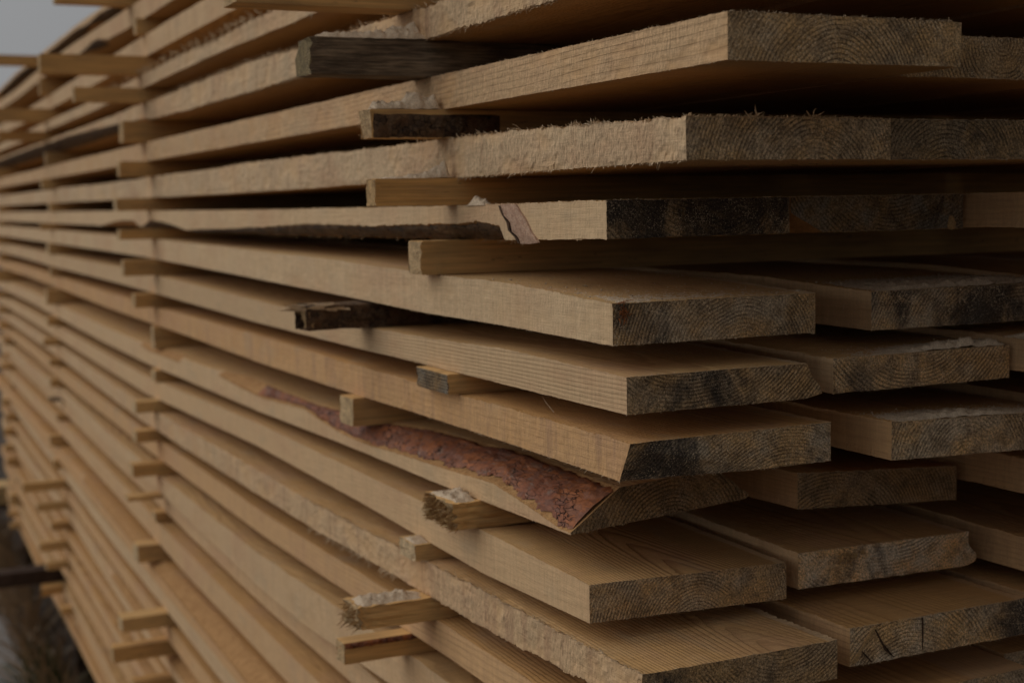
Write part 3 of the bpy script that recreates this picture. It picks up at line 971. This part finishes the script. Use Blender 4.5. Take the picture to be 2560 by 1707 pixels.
def make_stick_mat(name, end):
    n = NT(name)
    co = n.obj()
    seed = n.attr('seed')
    comb = n.node('ShaderNodeCombineXYZ')
    for k in range(3):
        n.put(comb.inputs[k], seed)
    cs = n.addv(co, comb.outputs[0])
    tone = n.attr('tone')
    if end:
        f = n.noise(cs, 520.0, 3.0, 0.7)
        b = n.noise(cs, 120.0, 3.0, 0.6)
        col = n.mix(tone, (0.54, 0.41, 0.25), (0.46, 0.29, 0.13))
        col = n.gain(col, n.step(b, 0.3, 0.7, 0.7, 1.2))
        col = n.gain(col, n.step(f, 0.25, 0.75, 0.6, 1.35))
        return n.finish(col, f, 0.001, 1.0)
    g = n.noise(n.scale(cs, (12, 320, 420)), 1.0, 3.0, 0.6)
    b = n.noise(n.scale(cs, (12, 50, 50)), 1.0, 3.0)
    k = n.noise(n.scale(cs, (70, 120, 190)), 1.0, 2.0)
    col = n.mix(tone, (0.64, 0.44, 0.205), (0.62, 0.345, 0.12))
    col = n.mix(n.step(b, 0.4, 0.75, 0.0, 0.6), col, (0.36, 0.215, 0.10))
    col = n.mix(n.step(k, 0.68, 0.78, 0.0, 0.5), col, (0.15, 0.085, 0.04))
    col = n.gain(col, n.step(g, 0.25, 0.75, 0.85, 1.3))
    return n.finish(col, g, 0.0006, 1.0)


M_STICK = make_stick_mat('stick_wood', False)
M_OLIVE = make_plain('olive_tan_end', (0.30, 0.225, 0.115), (0.19, 0.145, 0.08), 140, 600, 0.001)
M_STICK_END = make_stick_mat('stick_end', True)

S1 = {}
S1[-1] = stick('yellow stick crossing the top edge of the picture', 2.56, .09, .645, -1, tone=.75)
S1[0] = stick('thick grey weathered stick capped with sawdust near the top', 2.504, .09, .765, 0, mat=M_GREY, endmat=M_OLIVE, skew=0.02, ragged=.0009)
S1[1] = stick('stick with dark bark face under a fuzz of sawdust', 2.444, .06, .852, 1, tone=.6, taper_end=0.01)
S1[2] = stick('orange brown stick directly under the woolly torn board', 2.40, .05, .845, 2, tone=1.0)
S1[3] = stick('olive brown stick with fuzzy pale end under the bark fringed board', 2.474, .065, .958, 3, tone=.6)
S1[4] = stick('short broken dark stick with splintered pale top', 2.886, .08, .848, 4, mat=M_BROWN, tone=.8, taper_end=.03, dz=(-.004, .0), ragged=.002)
S1[5] = stick('flat offcut stick showing a square grey end', 2.40, .16, .977, 5, endmat=M_END, tone=.6)
S1[5]['end_tone'] = 0.42
S1[6] = stick('yellow stick lying on the red bark board', 2.953, .09, .972, 6, tone=.6)
S1[7] = stick('stick with bristling fibrous end just below the red bark tip', 2.318, .15, .952, 7, tone=.75, ragged=.002)
S1[8] = stick('blunt pale stick right below the bristling fibrous one', 2.562, .085, .964, 8, tone=.3)
S1[9] = stick('long yellow stick with frayed end and white sawdust on top', 2.536, .085, .838, 9, tone=.65, ragged=.002)
S1[10] = stick('stick with a dark bark strip along its top edge', 2.68, .05, .850, 10, tone=.65)
for r in range(-4, 23):
    if r in S1:
        continue
    if r < -1:
        lab = {-4: 'nearest stick under the topmost board', -3: 'nearest stick in the second gap from the top', -2: 'nearest stick in the third gap from the top'}[r]
    else:
        lab = f'nearest stick under the {ORD[r - 7]} layer below the red bark board'
    S1[r] = stick(lab, 2.5 + random.uniform(-.05, .08), .08, .9 + random.uniform(-.05, .06), r)

set2 = {-4: (.725, 'flat stick jutting out from the top of the stack into the sky'), -3: (.975, None), -2: (.63, 'long pale blurred stick jutting far out at upper left'),
        -1: (.74, 'wide amber blurred stick below the long pale one'), 0: (.91, None), 1: (.89, None), 2: (.88, None), 3: (.875, None),
        4: (.885, None), 5: (.93, None), 6: (.99, None), 7: (.98, None), 8: (.905, None), 9: (.91, None), 10: (.885, None), 11: (.86, None),
        12: (.97, None), 13: (.90, None), 14: (.99, None), 15: (.82, 'long brown blurred stick at lower left above the thick amber one'), 16: (.79, 'thick amber blurred stick at lower left'), 17: (.86, None), 18: (.84, None)}
set3 = {-4: (.54, 'yellow stick reaching the left picture edge against the sky'), -2: (.60, 'amber blurred stick at the left picture edge below the yellow one'), -1: (.74, None), -3: (.97, None), 16: (.84, None), 18: (.84, None), 19: (.87, None), 20: (.9, None), 15: (.77, None)}


def place(r):
    if r == 7:
        return 'directly beneath the red bark board'
    if r < 7:
        return f'in the {ORD[7 - r]} gap above the red bark board'
    return f'in the {ORD[r - 6]} gap beneath the red bark board'


for tier, y0, spec, nm in ((2, 5.35, set2, 'second'), (3, 8.30, set3, 'third'), (4, 11.2, {}, 'farthest')):
    for r in range(-4, 23):
        if tier == 3 and r == 20:
            continue
        xe, lab = spec.get(r, (None, None))
        if xe is None:
            xe = 0.962 + random.uniform(-.05, .03)
            if tier == 3 and r == 22:
                xe = 1.02
        lab = lab or f'blurred stick of the {nm} tier, {place(r)}'
        stick(lab, (5.60 if (tier, r) == (2, -4) else y0 + random.uniform(-.05, .05)), random.uniform(.05, .1) if r != -2 else .07, xe, r, tone=random.uniform(.4, .9),
              mat=M_BROWN if (tier, r) in ((3, 11),) else None)
# the dark beam and the blunt block that jut out near the ground
bm = stick('dark wet beam jutting out low at the left picture edge', 8.70, .14, .35, 20, mat=M_BEAM, endmat=M_BEAM, dz=(.0, .0))
bm.name = 'jutting_beam'
bm['category'] = 'beam'
del bm['group']

# bark strip and frayed ends of sticks
def frayed(o, y0, y1, z0, z1, cnt, L, w, mat=None, name='frayed_end'):
    F = Fibres()
    for _ in range(cnt):
        F.add((random.uniform(0, .002), random.uniform(y0, y1), random.uniform(z0, z1)),
              (-1, random.uniform(-.35, .35), random.uniform(-.7, .25)), random.uniform(.3, 1) * L, w * random.uniform(.6, 1.4), .3)
    fo = F.build(name, mat or M_FIBRE_O, o)
    fo['kind'] = 'stuff'
    return fo


frayed(S1[7], 0, .074, -.001, .022, 480, .0075, .0006, M_BRISTLE)
frayed(S1[9], 0, .042, 0, .022, 90, .016, .0006, M_BRISTLE)
frayed(S1[10], 0, .024, 0, .022, 20, .008, .0004)
frayed(S1[8], 0, .042, 0, .02, 40, .004, .0004, M_FIBRE)
F4 = Fibres()
for _ in range(40):
    F4.add((random.uniform(0, .05), random.uniform(-.003, .03), .0255 + random.uniform(-.004, .0015)), (-1, random.uniform(-.12, .12), random.uniform(-.05, .12)), random.uniform(.012, .034), random.uniform(.0012, .0026), .08)
F4.build('splintered_top', M_FIBRE, S1[4])['kind'] = 'stuff'
frayed(S1[1], 0, .03, 0, .026, 70, .0035, .0004, M_FIBRE)
frayed(S1[3], 0, .032, 0, .03, 90, .003, .0004, M_FIBRE)
frayed(S1[2], -.001, .02, 0, .026, 40, .004, .0003, M_FIBRE)
frayed(S1[0], 0, .04, .0, .03, 60, .003, .0004, M_FIBRE)


def bark_strip(o, x0, x1, zlo, zhi, mat, thick=0.0015, yl=0.0):
    V, Fc = [], []
    nx, nz = 70, 10
    for a in range(nx):
        x = x0 + (x1 - x0) * a / (nx - 1)
        for b in range(nz):
            s = b / (nz - 1)
            z = zlo + (zhi - zlo) * s + 0.0012 * noise.noise(Vector((x * 160, b * .2, 3.1))) * (1 - s)
            e = min(1, min(s, 1 - s) * 5) * min(1, a / 3, (nx - 1 - a) / 3)
            h = thick * e * (1 + 0.8 * noise.fractal(Vector((x * 200, 1.3, z * 260)), 1, 2, 3))
            V.append((x, yl - max(h, .0001) + 0.0001, z))
    for a in range(nx - 1):
        for b in range(nz - 1):
            i = a * nz + b
            Fc.append((i, i + nz, i + nz + 1, i + 1))
    return mesh_obj('bark', V, Fc, [mat], parent=o, smooth_shade=True)


bark_strip(S1[1], .0035, .13, .0008, .0225, M_BROWN)
bark_strip(S1[10], .001, .08, .0165, .0225, M_BARK, .002)


# ------------------------------------------------------------------ sawdust
def dust(label, xa, xb, ya, yb, base, height, prof, seed=0, crumbs=700, res=0.0013, lip=0.0):
    """ridge of loose sawdust; xa..yb in survey units; base(x,y) -> survey z; prof(u,v) 0..1"""
    nx = max(6, int((xb - xa) * S / res))
    ny = max(6, int((yb - ya) * S / res))
    nx, ny = min(nx, 260), min(ny, 160)
    V, idx, Fc = [], {}, []
    x_o, y_o, z_o = xa * S, ya * S, base((xa + xb) / 2, (ya + yb) / 2) * S + ZC
    H = np.zeros((nx, ny))
    for a in range(nx):
        for b in range(ny):
            u, v = a / (nx - 1), b / (ny - 1)
            x, y = xa + (xb - xa) * u, ya + (yb - ya) * v
            q = Vector((x * S * 110 + seed, y * S * 110, seed * 2.3))
            nn = 0.82 + 0.55 * noise.fractal(q, 1.0, 2.1, 3)
            q2 = Vector((x * S * 620, y * S * 620, seed))
            h = height * prof(u, v) * max(0.0, nn) + (0.0006 * noise.noise(q2) + 0.0005 * noise.noise(q2 * 2.3) if prof(u, v) > .04 else 0)
            e = min(u, 1 - u, v + 0.02, 1 - v) * 14
            H[a, b] = h * min(1, max(0, e)) - 0.0005
    for a in range(nx):
        for b in range(ny):
            u, v = a / (nx - 1), b / (ny - 1)
            x, y = xa + (xb - xa) * u, ya + (yb - ya) * v
            V.append((x * S - x_o, y * S - y_o, base(x, y) * S + ZC - z_o + H[a, b]))
    for a in range(nx - 1):
        for b in range(ny - 1):
            if max(H[a, b], H[a + 1, b], H[a, b + 1], H[a + 1, b + 1]) > -0.0002:
                i = a * ny + b
                Fc.append((i, i + ny, i + ny + 1, i + 1))
    # loose grains
    for _ in range(crumbs):
        u = random.random()
        v = random.random()
        p0 = prof(u, v)
        if random.random() > p0 + 0.12:
            continue
        x, y = xa + (xb - xa) * u, ya + (yb - ya) * v
        a, b = int(u * (nx - 1)), int(v * (ny - 1))
        c = Vector((x * S - x_o, y * S - y_o, base(x, y) * S + ZC - z_o + max(0, H[a, b]) + .0002))
        s = random.uniform(.0004, .0010) if random.random() < .93 else random.uniform(.001, .0022)
        k = len(V)
        d = [Vector((random.uniform(-1, 1), random.uniform(-1, 1), random.uniform(-.6, 1))) * s for _ in range(4)]
        V += [c + e for e in d]
        Fc += [(k, k + 1, k + 2), (k, k + 3, k + 1), (k + 1, k + 3, k + 2), (k, k + 2, k + 3)]
    o = mesh_obj('sawdust_heap', V, Fc, [M_DUST], loc=(x_o, y_o, z_o), smooth_shade=True)
    return tag(o, label, 'sawdust', 'loose sawdust on boards and sticks')


def top_of(g, tilt=0.0):
    f = curve([(float(a), float(b)) for a, b in zip(g['yu'], g['zt'])])
    x0 = g['o'].location.x / S
    w = g['W'] / S
    return lambda x, y: float(f(y)) + tilt * (x - x0) / w


def bump(c, w):
    return lambda t: math.exp(-((t - c) / w) ** 2)


dust('thick pale sawdust drift on the dark mottled end', 1.515, 1.88, 1.853, 2.06, top_of(B[4]), 0.0070,
     lambda u, v: (0.55 + 0.45 * u) * math.exp(-(v / .6) ** 2) * (0.4 + 0.6 * min(1, u * 5)), 3, 3500)
dust('pale sawdust crest along the ringed end with bluish patch', 1.43, 1.756, 1.797, 1.90, top_of(B[5]), 0.0080,
     lambda u, v: (0.12 + 0.5 * smooth(.2, .5, u) + 0.45 * bump(.72, .18)(u)) * math.exp(-(v / .55) ** 2), 8, 2600)
dust('sawdust crest trickling over the arched ring end', 1.465, 1.82, 1.743, 1.86, top_of(B[6], -.01), 0.0058,
     lambda u, v: (0.25 + 0.75 * bump(.42, .25)(u)) * math.exp(-(v / .55) ** 2), 14, 2600)
dust('sawdust on the pale sliver of board at the right edge', 1.77, 1.92, 1.45, 1.83, top_of(Cc[5]), 0.006,
     lambda u, v: math.exp(-((u - .3) / .4) ** 2) * (0.6 + .4 * v), 19, 900)


def stick_top(r, dz=0.0):
    f = curve(ROWS[r][1])
    return lambda x, y: float(f(y)) - 0.0012 + dz


dust('long woolly sawdust ridge on the grey weathered stick', .775, .998, 2.506, 2.592, stick_top(0), 0.0165,
     lambda u, v: (0.45 + 0.6 * smooth(.3, 1.0, u)) * math.sin(math.pi * min(1, v * .9 + .12)) * min(1, u * 6 + .3), 23, 400)
dust('sawdust fuzz on the stick with the dark bark face', .858, .998, 2.446, 2.50, stick_top(1), 0.014,
     lambda u, v: (0.55 + 0.6 * smooth(0, .8, u)) * math.sin(math.pi * min(1, v * .9 + .12)) * min(1, u * 8 + .3), 29, 300)
dust('white sawdust wedge on the orange brown stick', .86, .998, 2.402, 2.447, stick_top(2), 0.016,
     lambda u, v: (0.10 + 0.95 * u * u) * math.sin(math.pi * min(1, v * .9 + .14)), 31, 260)
dust('white sawdust cap on the bristling fibrous stick', .956, .998, 2.325, 2.46, stick_top(7), 0.007,
     lambda u, v: math.sin(math.pi * min(1, v * .9 + .08)) * (.7 + .3 * u), 37, 240)
dust('white sawdust layer on the long frayed yellow stick', .842, .998, 2.542, 2.615, stick_top(9), 0.007,
     lambda u, v: (1 - smooth(.55, .95, u)) * math.sin(math.pi * min(1, v * .9 + .08)), 41, 300)
dust('small sawdust cap on the blunt pale stick', .966, .998, 2.566, 2.64, stick_top(8), 0.004,
     lambda u, v: math.sin(math.pi * v), 43, 100)
dust('little white sawdust cone on the bark fringed board under the orange stick', 1.0, 1.03, 2.27, 2.36, top_of(A[3]), 0.011,
     lambda u, v: math.exp(-((u - .3) / .4) ** 2 - ((v - .5) / .28) ** 2), 47, 60, res=.0009)
dust('thin scatter of sawdust on the resin pocket board', 1.004, 1.36, 1.812, 2.3, top_of(A[4]), 0.0016,
     lambda u, v: 0.55 * math.exp(-(v / .25) ** 2) * (1 - .5 * u) + .25 * math.exp(-(u / .1) ** 2), 53, 2600, res=.002)

# tan flakes clinging to the broken end
V, Fc = [], []
for _ in range(60):
    px, pz = random.gauss(0, .0045), -abs(random.gauss(0, .0045)) + .001
    if random.random() < .35:
        px, pz = random.uniform(.004, .022), random.uniform(-.003, .001)
    k = len(V)
    r = random.uniform(.0012, .003)
    c = Vector((px, random.uniform(-.0014, .0002), pz))
    V += [c + Vector((random.uniform(-1, 1), random.uniform(-.5, .5), random.uniform(-1, 1))) * r for _ in range(4)]
    Fc += [(k, k + 1, k + 2), (k, k + 3, k + 1), (k + 1, k + 3, k + 2), (k, k + 2, k + 3)]
tag(mesh_obj('tan_clump', V, Fc, [M_CLAY], loc=(1.500 * S, 1.898 * S, -.607 * S + ZC)),
    'small tan clump stuck on the edge of the grey broken end', 'clump')

# loose splinters lying on boards
def splinter(label, p, d, L, w, mat=None):
    F = Fibres()
    F.add((0, 0, 0), d, L, w, .1)
    o = mesh_obj('loose_splinter', F.v, F.f, [mat or M_FIBRE], loc=(p[0] * S, p[1] * S, p[2] * S + ZC))
    return tag(o, label, 'splinter', 'loose splinters of wood')


splinter('pale upright sliver on the striped board by the square ended stick', (1.045, 2.10, -.352), (-.45, .5, .75), .017, .0008)
splinter('thin pale needle leaning on the side below the dark mottled end', (1.505, 1.92, -.195), (-.3, -.5, .8), .012, .0004)

# ------------------------------------------------------------------ the place round the stack
def sheet(name, x0, x1, y0, y1, z, mat, kind='structure'):
    o = mesh_obj(name, [(x0, y0, 0), (x1, y0, 0), (x1, y1, 0), (x0, y1, 0)], [(0, 1, 2, 3)], [mat], loc=(0, 0, z))
    o['kind'] = kind
    return o


sheet('ground', -300, 300, -300, 300, 0, M_SOIL)
# concrete path: low slab beside the stack
V, Fc = [], []
pv = [(-2.0, 2.0), (.43, 2.0), (.425, 4.3), (.375, 4.95), (.20, 5.25), (-2.0, 5.4)]
k = len(pv)
V = [(x, y, .012) for x, y in pv] + [(x, y, -.02) for x, y in pv]
Fc = [tuple(range(k))] + [(i, k + i, k + (i + 1) % k, (i + 1) % k) for i in range(k)]
cp = mesh_obj('path', V, Fc, [M_CONC])
cp['kind'] = 'structure'
# pale plank and dark timbers lying beyond
for nm, lab, x0, x1, y0, y1, z0, z1, m in (
        ('lying_plank', 'pale blurred plank lying on the dark ground at the far left', .1, .62, 6.85, 7.02, .02, .10, M_STICK),):
    vs = [(x, y, z) for z in (0, z1 - z0) for x, y in ((0, 0), (x1 - x0, 0), (x1 - x0, y1 - y0), (0, y1 - y0))]
    o = mesh_obj(nm, vs, [(0, 3, 2, 1), (4, 5, 6, 7), (0, 1, 5, 4), (1, 2, 6, 5), (2, 3, 7, 6), (3, 0, 4, 7)], [m], loc=(x0, y0, z0))
    for kk, vv in (('tone', .3), ('seed', 4.0)):
        o[kk] = vv
    tag(o, lab, 'plank')
for i, y in enumerate((2.5, 5.4, 8.35, 11.2)):
    x0, x1, h, w = 1.02 * S, 2.5 * S, (2.75 - 2.475) * S - .001, .09
    vs = [(x, yy, z) for z in (-.02, h) for x, yy in ((0, 0), (x1 - x0, 0), (x1 - x0, w), (0, w))]
    o = mesh_obj('bearer_beam', vs, [(0, 3, 2, 1), (4, 5, 6, 7), (0, 1, 5, 4), (1, 2, 6, 5), (2, 3, 7, 6), (3, 0, 4, 7)], [M_BEAM], loc=(x0, y * S, 0))
    tag(o, 'dark bearer beam carrying the stack, the ' + ['nearest', 'second nearest', 'third nearest', 'farthest'][i] + ' one', 'beam', 'bearers under the stack')
# blunt yellow block below the jutting beam
vs = []
for z in (0, .024):
    for x, y in ((0, 0), (.063, .008), (.063, .06), (.005, .05)):
        vs.append((x, y, z + (.004 if x else 0)))
o = mesh_obj('wood_block', vs, [(0, 3, 2, 1), (4, 5, 6, 7), (0, 1, 5, 4), (1, 2, 6, 5), (2, 3, 7, 6), (3, 0, 4, 7)], [M_STICK], loc=(.868 * .5, 8.60 * .5, -2.286 * .5 + ZC))
o['tone'] = .9
o['seed'] = 2.2
tag(o, 'blunt yellow block poking out just under the dark wet beam', 'block')


def blades(name, count, xr, yr, h, mat, label, cat):
    V, Fc = [], []
    for _ in range(count):
        x, y = random.uniform(*xr), random.uniform(*yr)
        if x > 0.485:
            continue
        L = h * random.uniform(.4, 1.2)
        az = random.uniform(0, 6.28)
        lean = abs(random.gauss(.3, .35))
        w = random.uniform(.002, .0055)
        d = Vector((math.cos(az) * math.sin(lean), math.sin(az) * math.sin(lean), math.cos(lean)))
        s = d.orthogonal().normalized() * w
        p = Vector((x, y, 0))
        b = len(V)
        for t in (0, .4, .75):
            c = p + d * L * t + Vector((math.cos(az), math.sin(az), -.4)) * L * .18 * t * t
            V += [c - s * (1 - t * .7), c + s * (1 - t * .7)]
        V.append(p + d * L + Vector((math.cos(az), math.sin(az), -.4)) * L * .2)
        for q in (0, 2):
            Fc.append((b + q, b + q + 1, b + q + 3, b + q + 2))
        Fc.append((b + 4, b + 5, b + 6))
    o = mesh_obj(name, V, Fc, [mat])
    return tag(o, label, cat, kind='stuff')


blades('dry_grass', 620, (.365, .485), (3.6, 6.6), .20, M_STRAW, 'dry brown grass stalks along the foot of the stack', 'grass')
blades('green_grass', 110, (.36, .46), (3.95, 4.25), .15, M_LEAF, 'few green blades among the dry stalks at lower left', 'grass')
# litter on the soil
V, Fc = [], []
for _ in range(1600):
    x, y = random.uniform(.43, .9), random.uniform(3.4, 9.0)
    if random.random() < .4:
        x, y = random.uniform(-.1, .9), random.uniform(5.3, 9.0)
    s = random.uniform(.004, .02)
    c = Vector((x, y, s * .25))
    k = len(V)
    V += [c + Vector((random.uniform(-1, 1), random.uniform(-1, 1), random.uniform(-.3, .5))) * s for _ in range(4)]
    Fc += [(k, k + 1, k + 2), (k, k + 3, k + 1), (k + 1, k + 3, k + 2), (k, k + 2, k + 3)]
tag(mesh_obj('bark_litter', V, Fc, [M_BROWN]), 'scattered bark crumbs on the dark soil', 'litter', kind='stuff')
V, Fc = [], []
for a in range(12):
    for b in range(7):
        th, ph = 2 * math.pi * a / 12, math.pi * b / 6
        r = .018 * (1 + .3 * noise.noise(Vector((math.cos(th), math.sin(th), ph))))
        V.append((r * math.cos(th) * math.sin(ph), r * math.sin(th) * math.sin(ph), .7 * r * math.cos(ph)))
for a in range(12):
    for b in range(6):
        i, j = a * 7 + b, ((a + 1) % 12) * 7 + b
        Fc.append((i, i + 1, j + 1, j))
tag(mesh_obj('pale_stone', V, Fc, [M_STONE], loc=(.475, 4.45, .012), smooth_shade=True), 'small pale stone among the dry grass at the foot of the stack', 'stone')

# ------------------------------------------------------------------ camera
R = CAM_R = [[0.907010, 0.057329, -0.417350], [0, 0, 0], [0, 0, 0]]
cx, cy = 1176.0, 784.0
VL, VR = (-330.0, 490.0), (8200.0, 340.0)
f = math.sqrt(-((VL[0] - cx) * (VR[0] - cx) + (VL[1] - cy) * (VR[1] - cy)))
Yv = Vector((VL[0] - cx, -(VL[1] - cy), -f)).normalized()
Xv = Vector((VR[0] - cx, -(VR[1] - cy), -f))
Xv = (Xv - Yv * Xv.dot(Yv)).normalized()
Zv = Xv.cross(Yv)
rot = Matrix((Xv, Yv, Zv))          # world axes in camera space, row by row
cam_d = bpy.data.cameras.new('camera')
cam = bpy.data.objects.new('camera', cam_d)
COL.objects.link(cam)
cam.matrix_world = Matrix.Translation((0, 0, ZC)) @ rot.to_4x4()
cam_d.sensor_width = 36
cam_d.lens = f / 2352 * 36
cam_d.clip_start = 0.05
cam_d.clip_end = 1500
cam_d.dof.use_dof = True
cam_d.dof.focus_distance = 1.05
cam_d.dof.aperture_fstop = 7.2
cam_d.dof.aperture_blades = 0
scene.camera = cam

# ------------------------------------------------------------------ light: bright overcast, brightest up and to the far left
ldir = Vector((-0.78, 0.42, 0.62)).normalized()     # towards the light
elev = math.asin(ldir.z)
azim = math.atan2(ldir.x, ldir.y)
w = bpy.data.worlds.new('World')
scene.world = w
w.use_nodes = True
nt = w.node_tree
nt.nodes.clear()
out = nt.nodes.new('ShaderNodeOutputWorld')
bg = nt.nodes.new('ShaderNodeBackground')
sky = nt.nodes.new('ShaderNodeTexSky')
sky.sky_type = 'NISHITA'
sky.sun_disc = False
sky.sun_elevation = elev
sky.sun_rotation = azim
sky.air_density = 1.0
sky.dust_density = 4.0
hs = nt.nodes.new('ShaderNodeHueSaturation')
hs.inputs['Saturation'].default_value = 0.12
nt.links.new(sky.outputs[0], hs.inputs['Color'])
# closed cloud deck over the clear sky, thinner and brighter round the hidden sun
tc = nt.nodes.new('ShaderNodeTexCoord')
dot = nt.nodes.new('ShaderNodeVectorMath')
dot.operation = 'DOT_PRODUCT'
nt.links.new(tc.outputs['Generated'], dot.inputs[0])
dot.inputs[1].default_value = (ldir.x, ldir.y, 0.3)
mr = nt.nodes.new('ShaderNodeMapRange')
mr.inputs[1].default_value = -0.9
mr.inputs[2].default_value = 0.6
mr.inputs[3].default_value = 0.7
mr.inputs[4].default_value = 3.1
nt.links.new(dot.outputs['Value'], mr.inputs[0])
cn = nt.nodes.new('ShaderNodeTexNoise')
cn.inputs['Scale'].default_value = 3.0
cn.inputs['Detail'].default_value = 4.0
nt.links.new(tc.outputs['Generated'], cn.inputs['Vector'])
cm = nt.nodes.new('ShaderNodeMapRange')
cm.inputs[3].default_value = 0.85
cm.inputs[4].default_value = 1.15
nt.links.new(cn.outputs[0], cm.inputs[0])
ml = nt.nodes.new('ShaderNodeMath')
ml.operation = 'MULTIPLY'
nt.links.new(mr.outputs[0], ml.inputs[0])
nt.links.new(cm.outputs[0], ml.inputs[1])
tint = nt.nodes.new('ShaderNodeVectorMath')
tint.operation = 'SCALE'
tint.inputs[0].default_value = (1.0, 1.01, 1.03)
nt.links.new(ml.outputs[0], tint.inputs['Scale'])
deck = nt.nodes.new('ShaderNodeMix')
deck.data_type = 'RGBA'
deck.inputs[0].default_value = 0.9
nt.links.new(hs.outputs[0], deck.inputs[6])
nt.links.new(tint.outputs[0], deck.inputs[7])
nt.links.new(deck.outputs[2], bg.inputs[0])
bg.inputs[1].default_value = 0.10
nt.links.new(bg.outputs[0], out.inputs[0])
sd = bpy.data.lights.new('sun', 'SUN')
sd.energy = 1.05
sd.angle = math.radians(75)
sd.color = (1.0, 0.97, 0.93)
so = bpy.data.objects.new('sun', sd)
COL.objects.link(so)
so.rotation_euler = ldir.to_track_quat('Z', 'Y').to_euler()
so.location = (-3, 4, 6)

vs = scene.view_settings
scene.display_settings.display_device = 'sRGB'
vs.view_transform = 'Standard'
vs.look = 'None'
vs.gamma = 1
vs.use_curve_mapping = False
vs.exposure = 0.0
